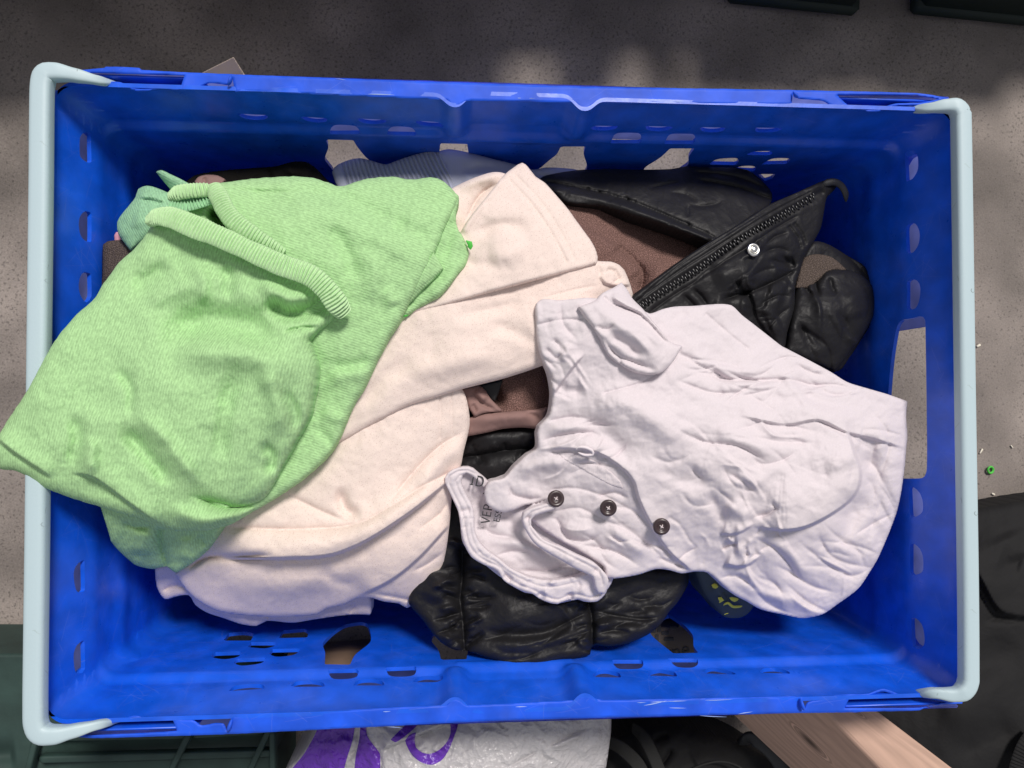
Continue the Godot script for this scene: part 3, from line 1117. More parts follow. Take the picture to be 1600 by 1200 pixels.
# ------------------------------------------------------------------ the clothes
# short puckers that cross a seam
func gathers(line: Array, n: int, length: float, amp: float, sd: int, both := true) -> Array:
	var rg := RandomNumberGenerator.new()
	rg.seed = sd
	var p := smooth_open(pts(line), 3.0)
	var r := []
	for k in n:
		var i := rg.randi_range(1, p.size() - 2)
		var t := (p[i + 1] - p[i - 1]).normalized()
		var o := t.orthogonal().rotated(rg.randf_range(-0.5, 0.5)) * (1.0 if not both or rg.randf() < 0.5 else -1.0)
		var l := length * rg.randf_range(0.5, 1.3)
		var b := p[i] + o * l * 0.5 + t * rg.randf_range(-0.15, 0.15) * l
		var c := p[i] + o * l
		r.append(["c" if rg.randf() < 0.65 else "r", amp * rg.randf_range(0.5, 1.2), rg.randf_range(3.0, 6.0), [p[i].x, p[i].y, b.x, b.y, c.x, c.y], 0.35])
	return r

# loose wrinkles that run roughly one way over an ellipse
func ripples(cx: float, cy: float, rx: float, ry: float, ang: float, n: int, length: float, amp: float, sd: int, width := 5.0) -> Array:
	var rg := RandomNumberGenerator.new()
	rg.seed = sd
	var r := []
	for k in n:
		var q := Vector2(cx, cy) + Vector2(rx, ry) * Vector2.from_angle(rg.randf() * TAU) * sqrt(rg.randf())
		var d := Vector2.from_angle(deg_to_rad(ang + rg.randfn(0.0, 16.0)))
		var l := length * rg.randf_range(0.6, 1.7)
		var bend := d.orthogonal() * rg.randfn(0.0, 0.12) * l
		var a := q - d * l * 0.5
		var b := q + bend
		var c := q + d * l * 0.5 - bend * 0.3
		var w := width * rg.randf_range(0.6, 1.5)
		r.append([["c", "c", "s"][rg.randi_range(0, 2)], amp * rg.randf_range(0.5, 1.4), w * 0.8, [a.x, a.y, b.x, b.y, c.x, c.y], 0.4])
	return r

func make_green() -> void:
	var t := thing("knitted_sweater", "light green knitted sweater with ribbed collar, draped over the crate's left edge", "sweater")
	var soft := [[1.6, 0.011, 301], [0.7, 0.04, 302]]
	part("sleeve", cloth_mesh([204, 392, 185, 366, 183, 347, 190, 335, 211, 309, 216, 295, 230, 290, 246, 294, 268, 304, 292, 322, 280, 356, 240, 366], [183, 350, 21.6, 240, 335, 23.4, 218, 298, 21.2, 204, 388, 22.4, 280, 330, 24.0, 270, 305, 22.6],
		[["s", 4, 14, [262, 318, 235, 310, 212, 309]], ["r", 3, 14, [205, 340, 240, 350]]], {"noise": soft, "turn": -35.0, "round": 6.0, "skirt": 0.03}), M.green_shadowed, t, "green sleeve end folded behind the collar, shadow painted into its colour")
	part("sleeve_tip", cloth_mesh([243, 268, 252, 265.5, 266, 272, 281, 279, 305, 292, 300, 312, 275, 304, 256, 284], [243, 268, 20.8, 281, 281, 22.0, 300, 305, 23.2, 256, 284, 20.8], [["r", 2, 6, [248, 270, 290, 294]]], {"round": 3.0, "turn": -60.0}), M.green_shadowed, t)
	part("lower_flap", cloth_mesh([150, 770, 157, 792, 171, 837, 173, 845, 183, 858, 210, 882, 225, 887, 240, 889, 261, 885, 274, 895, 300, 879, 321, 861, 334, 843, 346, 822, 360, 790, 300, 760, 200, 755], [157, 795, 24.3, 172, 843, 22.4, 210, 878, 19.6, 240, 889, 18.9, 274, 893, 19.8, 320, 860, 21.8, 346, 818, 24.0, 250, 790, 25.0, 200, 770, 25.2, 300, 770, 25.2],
		[["c", 9, 8, [250, 822, 252, 850, 262, 888], 0.1], ["r", 5, 16, [225, 825, 222, 870]], ["r", 4, 14, [292, 835, 288, 880]], ["c", 4, 6, [185, 815, 215, 825, 245, 822]], ["c", 3, 5, [310, 835, 322, 855]]], {"noise": soft, "turn": 10.0, "round": 4.0}), M.green, t)
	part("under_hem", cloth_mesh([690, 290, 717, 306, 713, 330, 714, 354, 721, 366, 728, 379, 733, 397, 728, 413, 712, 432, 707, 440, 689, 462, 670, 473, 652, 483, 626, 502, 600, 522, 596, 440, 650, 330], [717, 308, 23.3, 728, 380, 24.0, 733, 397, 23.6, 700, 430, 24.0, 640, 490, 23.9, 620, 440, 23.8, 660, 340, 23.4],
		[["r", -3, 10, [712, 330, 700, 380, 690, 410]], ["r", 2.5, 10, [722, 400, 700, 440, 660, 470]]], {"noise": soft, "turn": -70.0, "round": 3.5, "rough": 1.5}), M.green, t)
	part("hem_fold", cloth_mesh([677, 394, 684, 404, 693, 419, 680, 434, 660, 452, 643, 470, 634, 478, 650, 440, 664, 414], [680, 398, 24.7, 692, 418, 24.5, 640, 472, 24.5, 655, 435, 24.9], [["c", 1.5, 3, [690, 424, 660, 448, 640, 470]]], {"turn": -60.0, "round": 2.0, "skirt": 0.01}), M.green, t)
	for s in [[728, 376, 24.0, 734, 380, 23.9, 735, 390, 23.8], [628, 494, 23.9, 634, 491, 23.8, 640, 489, 23.7]]:
		part("tag", band_mesh([s[0], s[1], s[2], 1, s[3], s[4], s[5], 1, s[6], s[7], s[8], 0.8], 5.0, 2.5, {"wobble": 1.0}), M.green_tag, t)
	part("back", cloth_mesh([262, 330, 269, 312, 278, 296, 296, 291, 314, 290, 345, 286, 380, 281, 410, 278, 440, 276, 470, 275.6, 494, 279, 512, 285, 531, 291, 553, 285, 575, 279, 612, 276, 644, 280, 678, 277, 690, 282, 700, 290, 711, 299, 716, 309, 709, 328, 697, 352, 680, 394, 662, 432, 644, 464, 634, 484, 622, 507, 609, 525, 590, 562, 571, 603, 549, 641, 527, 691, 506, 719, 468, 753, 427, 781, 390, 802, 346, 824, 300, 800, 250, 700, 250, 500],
		[410, 282, 23.2, 560, 288, 22.9, 700, 293, 23.4, 716, 309, 23.6, 690, 370, 24.6, 560, 400, 25.3, 430, 350, 25.4, 300, 300, 24.4, 640, 470, 25.0, 600, 540, 24.9, 560, 620, 24.6, 500, 722, 24.2, 480, 600, 24.4, 300, 420, 24.8, 390, 798, 24.3, 345, 822, 24.6, 300, 600, 24.6, 620, 380, 25.2, 480, 310, 24.4],
		[["r", -3.5, 14, [440, 292, 500, 300, 545, 312, 594, 336, 657, 360]], ["r", 3.5, 16, [470, 325, 530, 340, 590, 372, 640, 390]], ["r", -4, 12, [510, 352, 530, 372, 547, 407, 555, 446]], ["r", 3, 14, [570, 380, 585, 430, 580, 480]], ["r", -3, 12, [610, 345, 650, 362, 680, 360]],
			["r", -3, 14, [385, 305, 430, 315, 470, 330]], ["r", 3, 12, [505, 592, 545, 586, 582, 580]], ["r", -2.5, 9, [510, 570, 545, 572, 585, 560]], ["r", 2.5, 9, [500, 640, 530, 655, 545, 650]], ["r", -2.5, 9, [490, 660, 515, 690, 525, 692]], ["r", -26, 9, [336, 336, 342, 346, 350, 350], 0.0], ["r", 3, 12, [600, 450, 620, 480]], ["c", 2, 4, [340, 292, 420, 300, 480, 296]]],
		{"noise": [[2.4, 0.009, 303], [0.4, 0.035, 304]], "crumple": [[2.0, 0.009, 531, 15.0, 1.7]], "turn": -72.0, "round": 6.0, "rough": 1.5, "skirt": 0.016}), M.green, t)
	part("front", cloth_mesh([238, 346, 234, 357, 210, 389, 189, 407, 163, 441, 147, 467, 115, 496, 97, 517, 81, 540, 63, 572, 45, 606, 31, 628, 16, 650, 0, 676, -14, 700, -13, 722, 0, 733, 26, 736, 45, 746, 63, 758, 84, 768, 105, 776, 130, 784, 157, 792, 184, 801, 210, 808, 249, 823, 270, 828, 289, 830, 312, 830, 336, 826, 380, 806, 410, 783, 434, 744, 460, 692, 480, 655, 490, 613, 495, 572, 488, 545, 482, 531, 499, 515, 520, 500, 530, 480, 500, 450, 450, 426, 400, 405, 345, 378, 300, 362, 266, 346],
		[-10, 710, 25.7, 16, 660, 26.3, 60, 700, 26.7, 40, 740, 26.1, 110, 640, 26.8, 81, 545, 26.3, 63, 580, 26.5, 130, 775, 25.7, 200, 600, 27.2, 300, 600, 27.4, 400, 620, 27.2, 240, 380, 25.4, 170, 445, 25.5, 330, 480, 26.6, 450, 560, 27.3, 488, 620, 26.5, 300, 760, 26.6, 400, 760, 25.6, 340, 822, 25.0, 250, 815, 25.4, 430, 720, 25.8, 345, 385, 26.0, 440, 420, 26.3, 520, 490, 25.8, 270, 350, 25.6, 100, 720, 26.7, 60, 755, 26.0],
		[["r", -13.0, 26, [235, 520, 320, 503, 390, 510, 455, 536]], ["r", 7.2, 22, [265, 565, 340, 548, 420, 565, 465, 600]], ["r", -13.0, 13, [415, 466, 447, 490, 487, 485, 520, 466], 0.2], ["r", 7.2, 14, [400, 440, 450, 466, 490, 455]], ["c", 5.8, 5, [440, 520, 470, 512, 500, 512]],
			["r", -5.0, 14, [378, 555, 357, 620, 346, 680, 346, 742]], ["r", 6.5, 16, [402, 570, 432, 620, 436, 690]], ["c", 13.0, 8, [290, 772, 340, 788, 371, 793, 412, 783, 440, 760]], ["r", 7.2, 13, [250, 790, 320, 812, 390, 796]], ["r", -7.2, 13, [180, 660, 225, 705, 275, 765]], ["r", 5.8, 14, [205, 640, 260, 690, 320, 770]],
			["r", 5.1, 12, [145, 680, 139, 718, 152, 742]], ["r", -5.1, 13, [112, 640, 122, 690, 108, 735]], ["r", -4.3, 13, [205, 455, 240, 428, 265, 410]], ["r", 4.3, 14, [220, 480, 280, 450, 330, 440]], ["r", -4.3, 11, [345, 412, 360, 440, 350, 470]], ["r", 4.3, 11, [300, 410, 320, 440, 310, 480]], ["r", -3.6, 9, [180, 570, 205, 610, 200, 650]],
			["s", 7, 20, [262, 826, 236, 812, 195, 782, 147, 748, 108, 738], 0.2], ["s", 6, 16, [85, 750, 55, 730, 25, 710, 0, 690, -20, 668], 0.2], ["r", -4.3, 10, [430, 600, 460, 640, 458, 680]], ["r", -5.8, 10, [405, 690, 425, 715, 415, 745]]],
		{"noise": [[2.8, 0.008, 305], [0.4, 0.03, 306]], "crumple": [[2.2, 0.008, 533, 70.0, 1.6]], "turn": 12.0, "round": 7.0, "rough": 1.2, "skirt": 0.014}), M.green, t)
	var rb := {"rib": 1.9, "rib_amp": 0.95, "step": 0.00028, "ring": 16, "wobble": 0.12}
	part("inner_collar", band_mesh([266, 322, 24.9, 0.8, 285, 322, 25.0, 1, 305, 318, 25.0, 1, 334, 310, 25.0, 0.9], 10.0, 4.0, rb.merged({"tilt": 30.0})), M.green_shadowed, t)
	part("collar_back", band_mesh([268, 309, 24.6, 0.7, 280, 301, 25.2, 1, 300, 298, 25.4, 1, 320, 297, 25.3, 1, 338, 298, 24.9, 0.6], 9.0, 5.0, rb), M.green_band, t)
	part("collar_side", band_mesh([333, 292, 25.2, 0.8, 343, 309, 25.8, 1, 352, 328, 26.2, 1, 366, 346, 26.5, 1, 388, 362, 26.6, 0.9, 415, 378, 26.4, 0.7, 445, 396, 25.9, 0.45], 11.5, 5.5, rb), M.green_band, t)
	part("collar", band_mesh([234, 346, 25.2, 0.55, 246, 339, 26.0, 0.85, 268, 340, 26.5, 1.05, 303, 354, 26.9, 1.08, 345, 371, 27.1, 1, 395, 394, 27.2, 0.98, 440, 414, 27.2, 1, 482, 429, 27.1, 1.0, 508, 450, 26.9, 1.05, 527, 475, 26.6, 1.05, 538, 490, 26.0, 0.8], 12.8, 5.0, rb.merged({"tilt": 10.0})), M.green_band, t)

func make_cream() -> void:
	var t := thing("sweatshirt", "cream heathered sweatshirt crumpled in the middle, half under the green sweater", "sweatshirt")
	var soft := [[1.4, 0.009, 311], [0.5, 0.03, 312]]
	part("lower_layer", cloth_mesh([270, 880, 242, 887, 243, 905, 246, 920, 257, 936, 275, 932, 295, 930, 305, 945, 323, 957, 350, 966, 376, 975, 401, 978, 417, 970, 457, 973, 490, 968, 532, 962, 560, 960, 579, 961, 580, 940, 560, 880, 400, 880], [242, 890, 16.6, 257, 934, 15.4, 323, 955, 15.6, 400, 976, 15.6, 480, 968, 15.8, 578, 960, 15.6, 400, 900, 18.0, 300, 900, 16.8, 560, 900, 17.6],
		[["c", 4, 6, [250, 925, 275, 915, 300, 925]], ["c", 3, 5, [417, 968, 420, 950]], ["c", 3, 5, [545, 960, 556, 945]], ["r", 3, 10, [330, 950, 400, 968]]], {"noise": soft, "round": 3.0}), M.cream, t)
	part("body", cloth_mesh([706, 600, 721, 606, 728, 620, 732, 637, 734, 655, 733, 671, 724, 708, 720, 729, 712, 748, 707, 767, 703, 814, 698, 854, 692, 884, 686, 907, 671, 927, 657, 942, 646, 945, 636, 950, 623, 943, 600, 940, 580, 934, 560, 934, 536, 945, 511, 951, 495, 960, 439, 964, 390, 962, 345, 956, 320, 945, 301, 932, 285, 914, 273, 897, 286, 886, 300, 860, 330, 800, 420, 740, 480, 680, 560, 630],
		[720, 620, 22.1, 732, 675, 21.6, 640, 680, 22.4, 560, 720, 22.7, 500, 780, 22.5, 600, 790, 22.2, 700, 800, 20.4, 690, 890, 18.6, 640, 945, 17.2, 560, 900, 20.2, 450, 900, 20.8, 400, 958, 17.6, 300, 928, 17.8, 280, 898, 18.4, 340, 850, 21.2, 480, 690, 22.2, 500, 955, 17.6, 620, 900, 19.8],
		[["c", 4, 6, [345, 823, 450, 827, 551, 820, 614, 789, 660, 760, 720, 729], 0.12], ["r", 4, 16, [400, 850, 520, 845, 600, 812, 690, 748]], ["s", 15, 26, [712, 742, 657, 789, 595, 832, 548, 857, 501, 870, 407, 873, 330, 872], 0.15], ["s", 7, 26, [706, 816, 657, 870, 611, 907, 560, 932], 0.15], ["r", 4, 20, [330, 905, 440, 915, 540, 895, 640, 835]],
			["c", 3, 4, [575, 926, 620, 934, 660, 941]], ["c", 3.5, 6, [440, 768, 500, 798, 552, 819]], ["r", -5, 9, [533, 758, 534, 782, 545, 801, 568, 803]], ["c", 1.3, 2.6, [687, 612, 688, 650, 687, 690], 0.1], ["c", 1.3, 2.6, [704, 606, 706, 640, 706, 684], 0.1], ["c", 4, 7, [736, 668, 687, 697, 640, 745, 600, 796]], ["r", 4, 14, [735, 690, 700, 712, 650, 765]],
			["c", 10, 6, [430, 868, 360, 870, 320, 873, 290, 892], 0.2], ["c", 4, 5, [325, 850, 305, 872, 285, 890]], ["r", -2.5, 9, [500, 880, 520, 905, 560, 915]], ["c", 2.5, 5, [704, 770, 690, 800, 650, 830]], ["c", 2.5, 5, [696, 860, 670, 880, 640, 895]]],
		{"noise": soft, "crumple": [[2.4, 0.008, 521, -20.0, 2.2]], "turn": 20.0, "round": 3.6, "skirt": 0.03}), M.cream, t)
	part("sleeve", cloth_mesh([920, 406, 938, 408, 956, 409, 968, 414, 975, 421, 983, 439, 987, 452, 990, 466, 985, 490, 940, 545, 890, 560, 855, 569, 820, 581, 784, 592, 752, 600, 721, 608, 680, 621, 637, 634, 610, 648, 584, 662, 529, 692, 505, 690, 550, 600, 620, 500, 700, 455, 820, 425],
		[960, 425, 22.6, 988, 466, 21.4, 850, 500, 23.5, 850, 565, 22.7, 720, 540, 23.7, 720, 606, 22.9, 600, 600, 23.5, 540, 682, 22.9, 630, 530, 23.5, 820, 440, 22.9, 900, 450, 23.3],
		[["r", -3, 14, [560, 640, 600, 590, 650, 560]], ["r", 3, 18, [620, 600, 700, 570, 800, 550]], ["r", -2.5, 12, [760, 505, 810, 520, 840, 545]], ["s", 3, 9, [988, 446, 965, 447, 945, 443, 936, 428], 0.1], ["c", 3, 3.5, [948, 420, 962, 424, 967, 436, 958, 442], 0.1], ["c", 2, 3, [935, 412, 937, 425, 945, 440]], ["c", 1.5, 3, [840, 468, 900, 452, 940, 446]], ["r", -2, 9, [700, 500, 760, 485, 830, 470]]],
		{"noise": soft, "crumple": [[2.0, 0.009, 523, -25.0, 2.0]], "turn": 70.0, "round": 4.5, "skirt": 0.014}), M.cream, t)
	part("sleeve_lining", cloth_mesh([700, 300, 712, 291, 740, 278, 769, 269, 789, 271, 800, 285, 770, 330, 735, 368, 712, 375, 708, 340], [712, 292, 20.8, 785, 273, 21.2, 740, 330, 21.2, 720, 365, 21.6, 710, 340, 22.0, 700, 310, 21.6],
		[["r", 3, 10, [715, 300, 750, 280, 785, 276]], ["c", 4, 5, [725, 350, 750, 305, 780, 285]]], {"noise": soft, "round": 4.0}), M.cream, t, "turned-in edge of the sleeve opening")
	part("hem_panel", cloth_mesh([816, 254, 826, 262, 837, 276, 851, 285, 870, 306, 888, 327, 900, 344, 922, 374, 930, 388, 934, 402, 933, 411, 880, 426, 820, 441, 780, 452, 741, 463, 690, 478, 650, 488, 610, 500, 630, 430, 690, 400, 716, 368, 730, 345, 748, 322, 766, 300, 788, 273, 802, 262],
		[816, 258, 21.9, 880, 325, 22.8, 931, 405, 23.3, 820, 435, 23.8, 700, 470, 23.7, 725, 370, 23.0, 800, 340, 23.6, 640, 480, 23.6, 650, 430, 23.2],
		[["c", 1.8, 2.5, [792, 277, 830, 318, 862, 365, 889, 416], 0.06], ["c", 1.3, 2.2, [799, 268, 842, 312, 876, 362, 901, 412], 0.06], ["r", -4, 12, [735, 372, 780, 352, 837, 360]], ["r", 3, 16, [760, 400, 830, 395]], ["r", -2, 10, [700, 420, 740, 410, 790, 420]], ["r", 3, 8, [720, 366, 745, 325, 785, 277], 0.1]],
		{"noise": soft, "crumple": [[2.0, 0.009, 525, 40.0, 1.8]], "turn": 45.0, "round": 2.8, "skirt": 0.014}), M.cream, t)

func make_white() -> void:
	var t := thing("shirt", "white cotton henley shirt with three dark brown buttons, crumpled on the right of the pile", "shirt")
	var fine := [[1.5, 0.010, 321], [0.7, 0.028, 322], [0.5, 0.012, 323, 25.0, 2.6, true]]
	var cr := [[4.2, 0.011, 501, 25.0, 1.9], [1.7, 0.03, 503, 10.0, 1.5]]
	part("neck_lining", cloth_mesh([700, 748, 716, 734, 735, 733, 748, 741, 761, 752, 800, 740, 880, 760, 900, 800, 930, 840, 960, 870, 958, 905, 946, 925, 925, 940, 902, 937, 871, 942, 832, 926, 787, 905, 755, 880, 724, 850, 717, 800, 704, 772],
		[720, 755, 20.9, 730, 850, 20.4, 800, 900, 20.1, 900, 930, 20.0, 800, 800, 20.3, 900, 870, 20.6, 850, 760, 20.8, 760, 790, 19.9, 945, 910, 20.6],
		[["r", -3, 9, [740, 760, 752, 800, 745, 840]], ["r", 3.5, 8, [765, 770, 775, 790, 765, 815]], ["c", 4, 5, [745, 815, 770, 835, 812, 840]], ["r", 4, 9, [760, 845, 810, 850, 860, 875]], ["c", 4, 5, [805, 890, 850, 893, 905, 878]], ["c", 3, 4, [770, 870, 800, 862, 840, 866]], ["r", -3, 7, [780, 800, 800, 820, 805, 838]], ["c", 3, 4, [905, 890, 930, 905, 935, 918]]],
		{"noise": [[1.4, 0.02, 324]], "crumple": [[3.0, 0.022, 509, -20.0, 1.6]], "round": 3.0, "skirt": 0.02}), M.white, t, "inside of the shirt's back, seen through the neck")
	var bc := [840, 480, 24.2, 850, 550, 24.2, 930, 500, 24.6, 1000, 490, 23.8, 1100, 485, 22.8, 1143, 480, 22.4, 1220, 540, 22.0, 1300, 585, 21.8, 1415, 632, 21.5, 1412, 720, 21.4, 1390, 830, 20.8, 1300, 942, 19.6, 1254, 962, 19.2, 1180, 940, 19.8, 1106, 893, 21.0, 1030, 885, 21.5, 950, 895, 21.6, 860, 620, 23.4, 845, 690, 22.8, 790, 752, 21.8, 850, 785, 21.7, 1000, 620, 24.4, 1050, 700, 24.6, 1150, 680, 24.5, 1250, 700, 24.0, 1150, 780, 24.2, 1250, 780, 23.6, 1330, 680, 23.0, 930, 760, 22.9, 1000, 840, 22.2, 1370, 760, 22.0, 1300, 850, 21.6]
	var bs := [["s", 14, 46, [1318, 655, 1333, 700, 1345, 742, 1330, 780, 1277, 816, 1230, 829, 1172, 822], 0.22], ["r", -7, 20, [1310, 650, 1348, 690, 1362, 745, 1345, 790, 1290, 830]],
			["s", 5, 14, [1085, 896, 1050, 868, 1028, 839, 1013, 813, 997, 779, 989, 752, 968, 729, 929, 706, 885, 702, 855, 706], 0.08], ["c", 2.2, 3.5, [838, 801, 868, 799, 905, 794, 942, 812, 990, 834, 1040, 876], 0.1], ["c", 1.8, 3.0, [855, 766, 900, 763, 945, 776, 985, 796], 0.1],
			["c", 1.6, 2.8, [1042, 806, 1062, 820, 1078, 846, 1092, 858], 0.1], ["c", 1.6, 2.8, [1057, 878, 1072, 864, 1088, 856], 0.1],
			["c", 1.6, 2.6, [838, 508, 875, 500, 914, 499], 0.05], ["c", 1.6, 2.6, [1100, 488, 1135, 518, 1172, 548], 0.05], ["c", 1.8, 2.6, [940, 615, 1004, 597, 1043, 571, 1066, 541], 0.05],
			["c", 4, 5, [1060, 570, 1107, 587, 1159, 594, 1230, 593, 1269, 602, 1309, 602, 1361, 616]], ["c", 3.5, 5, [1050, 590, 1072, 600, 1117, 614, 1170, 612]], ["r", 3, 9, [1110, 600, 1190, 604, 1260, 620]], ["c", 3, 5, [1040, 540, 1080, 560, 1120, 565, 1180, 580]], ["r", 3, 8, [1075, 550, 1130, 574, 1200, 583]], ["r", 3, 8, [1215, 575, 1245, 610, 1270, 645]], ["c", 3, 5, [1240, 565, 1262, 580, 1290, 588]],
			["s", 3.5, 14, [1420, 703, 1374, 689, 1324, 676, 1277, 657, 1225, 664, 1150, 648], 0.15], ["c", 1.5, 3, [1418, 683, 1375, 672, 1340, 672]], ["r", 3, 14, [1180, 640, 1260, 640, 1350, 655]],
			["r", 7, 20, [900, 622, 950, 626, 1000, 645, 1050, 678, 1085, 710]], ["r", -4, 16, [900, 660, 950, 680, 990, 730]], ["c", 4, 6, [1045, 664, 1099, 690, 1151, 697, 1188, 716, 1212, 730]], ["r", 4, 14, [1110, 668, 1170, 690, 1220, 712]], ["c", 3, 6, [1165, 705, 1190, 725, 1225, 718, 1250, 700]], ["r", -3, 12, [1020, 720, 1060, 748, 1115, 752]],
			["c", 4, 5, [1176, 808, 1200, 803, 1212, 795, 1203, 782], 0.3], ["r", 4, 10, [1140, 760, 1165, 750, 1205, 755]], ["r", 4, 12, [1130, 790, 1160, 800, 1175, 815]], ["r", -4, 11, [1105, 765, 1120, 795, 1140, 825]], ["s", 4, 10, [1178, 818, 1162, 830, 1140, 836, 1122, 832], 0.2],
			["c", 4, 5, [842, 690, 880, 680, 925, 676, 945, 690]], ["c", 3, 5, [850, 660, 890, 652, 925, 655]], ["r", 3, 9, [850, 676, 890, 668, 930, 668]], ["r", -4, 9, [870, 590, 885, 612, 915, 605]], ["s", 4, 10, [915, 552, 895, 575, 875, 602, 862, 622], 0.2], ["c", 3, 5, [850, 540, 870, 560, 880, 550]], ["r", 4, 8, [872, 560, 884, 552, 890, 535]],
			["c", 4, 5, [795, 752, 800, 772, 830, 780, 850, 776]], ["r", 4, 11, [800, 745, 850, 725, 900, 728]], ["c", 3, 5, [930, 778, 960, 770, 985, 782]], ["r", 3.5, 10, [870, 815, 900, 830, 930, 828]], ["c", 4, 5, [850, 808, 870, 812, 885, 840, 920, 845, 945, 830]], ["r", 4, 10, [950, 820, 985, 850, 1020, 872]], ["c", 4, 5, [900, 850, 960, 862, 1000, 885]], ["c", 3, 4, [1020, 868, 1050, 880, 1075, 888]],
			["c", 5, 5, [1128, 858, 1140, 852, 1152, 850], 0.1], ["s", 5, 11, [1188, 868, 1172, 882, 1150, 886, 1130, 880], 0.15], ["r", 4, 10, [1145, 862, 1180, 858]], ["c", 4, 6, [1170, 836, 1209, 857, 1235, 885, 1250, 908]], ["r", 3, 10, [1200, 842, 1240, 870, 1262, 905]], ["c", 4, 6, [1205, 882, 1230, 892, 1267, 915, 1312, 928]], ["c", 3, 5, [1240, 840, 1290, 880, 1330, 900, 1365, 885]], ["c", 2, 4, [1330, 840, 1365, 818, 1400, 800]], ["c", 3, 5, [1275, 830, 1300, 870, 1345, 885]], ["r", -4, 16, [1330, 760, 1325, 820, 1300, 850]], ["c", 3, 5, [1120, 905, 1150, 900, 1185, 925]], ["r", 3, 9, [1140, 905, 1200, 930, 1260, 945]]]
	bs.append_array(ripples(1190, 590, 130, 26, 8, 22, 80, 2.0, 401, 4.5))
	bs.append_array(ripples(1180, 690, 150, 60, 24, 16, 90, 2.2, 402, 7.0))
	bs.append_array(ripples(1265, 890, 90, 60, 35, 16, 85, 2.2, 403, 6.0))
	bs.append_array(ripples(900, 690, 60, 45, -12, 14, 55, 2.0, 404, 5.0))
	bs.append_array(ripples(960, 840, 90, 36, 20, 14, 55, 2.0, 405, 4.5))
	bs.append_array(ripples(1110, 790, 70, 60, 40, 10, 55, 1.8, 406, 5.5))
	bs.append_array(ripples(890, 560, 40, 60, 55, 10, 50, 2.0, 407, 5.0))
	bs.append_array(ripples(1360, 740, 40, 90, 80, 10, 80, 2.0, 408, 8.0))
	bs.append_array(gathers([1128, 858, 1160, 850, 1190, 868, 1150, 890], 12, 34, 2.6, 409))
	bs.append_array(gathers([838, 500, 875, 493, 914, 492], 8, 14, 0.8, 410))
	part("body", cloth_mesh([838, 474, 849, 467, 872, 469, 895, 467, 917, 465, 945, 468, 1000, 482, 1015, 490, 1035, 483, 1054, 479, 1082, 478, 1122, 475, 1143, 477, 1159, 492, 1177, 506, 1200, 524, 1222, 541, 1232, 546, 1259, 560, 1298, 581, 1324, 597, 1356, 607, 1387, 616, 1418, 627, 1416, 652, 1418, 681, 1416, 703, 1414, 728, 1408, 770, 1401, 801, 1387, 838, 1372, 872, 1359, 894, 1341, 920, 1309, 944, 1285, 960, 1254, 966, 1222, 960, 1188, 952, 1165, 939, 1149, 931, 1138, 923, 1128, 913, 1106, 895, 1086, 893, 1065, 896, 1046, 891, 1026, 889, 997, 898, 960, 904, 946, 902, 944, 886, 915, 868, 875, 845, 840, 822, 825, 806, 824, 795, 834, 787, 852, 782, 838, 787, 822, 789, 806, 796, 788, 801, 772, 797, 760, 787, 757, 768, 763, 753, 787, 747, 803, 729, 824, 710, 839, 700, 839, 676, 842, 666, 858, 648, 863, 616, 860, 592, 856, 578, 846, 555, 840, 532, 838, 506], bc, bs,
		{"noise": fine, "crumple": cr, "turn": 30.0, "round": 2.6, "step": 1.7, "skirt": 0.016}), M.white, t)
	part("inner_facing", cloth_mesh([872, 708, 890, 707, 908, 712, 932, 722, 955, 738, 970, 753, 974, 764, 955, 758, 925, 742, 900, 728, 882, 718], bc, bs, {"noise": fine + [[0.4, 0.09, 331]], "crumple": cr, "round": 0.8, "skirt": 0.003, "lift": 0.0006, "step": 1.6}), M.white, t)
	part("buttonhole", band_mesh([900, 703, 23.75, 0.8, 903, 699, 23.85, 1, 914, 699, 23.9, 1, 925, 704, 23.85, 1, 926, 710, 23.7, 1, 914, 711, 23.6, 1, 903, 707, 23.65, 0.8], 1.8, 1.4, {"ring": 10}), M.white_band, t)
	part("bunched_sleeve", cloth_mesh([904, 479, 912, 492, 925, 508, 938, 527, 945, 545, 956, 560, 975, 572, 1000, 583, 1030, 584, 1050, 567, 1066, 541, 1045, 533, 1036, 520, 1012, 492, 1004, 482, 988, 466, 980, 452, 971, 441, 959, 449, 941, 458, 932, 468, 920, 474],
		[904, 480, 25.0, 972, 444, 23.6, 945, 470, 25.0, 960, 520, 25.6, 1000, 500, 25.1, 1050, 550, 25.2, 1000, 580, 25.1, 1012, 492, 24.4, 940, 540, 25.1],
		[["s", 4, 10, [1050, 540, 1036, 526, 1008, 496, 975, 478, 951, 462], 0.1], ["c", 3.5, 4, [941, 460, 955, 474, 985, 484, 1008, 494], 0.1], ["c", 5, 6, [938, 520, 960, 552, 990, 566, 1028, 580]], ["r", -5, 8, [945, 520, 975, 535, 1005, 560]], ["r", 4, 8, [955, 500, 990, 520, 1025, 562]], ["c", 3.5, 5, [925, 508, 950, 515, 962, 505]], ["r", 3, 7, [975, 500, 1010, 520, 1040, 545]], ["c", 3, 4, [968, 556, 970, 580]]],
		{"noise": [[1.3, 0.02, 333]], "crumple": [[3.5, 0.02, 507, 50.0, 2.0]], "turn": -30.0, "round": 3.0, "skirt": 0.01}), M.white, t)
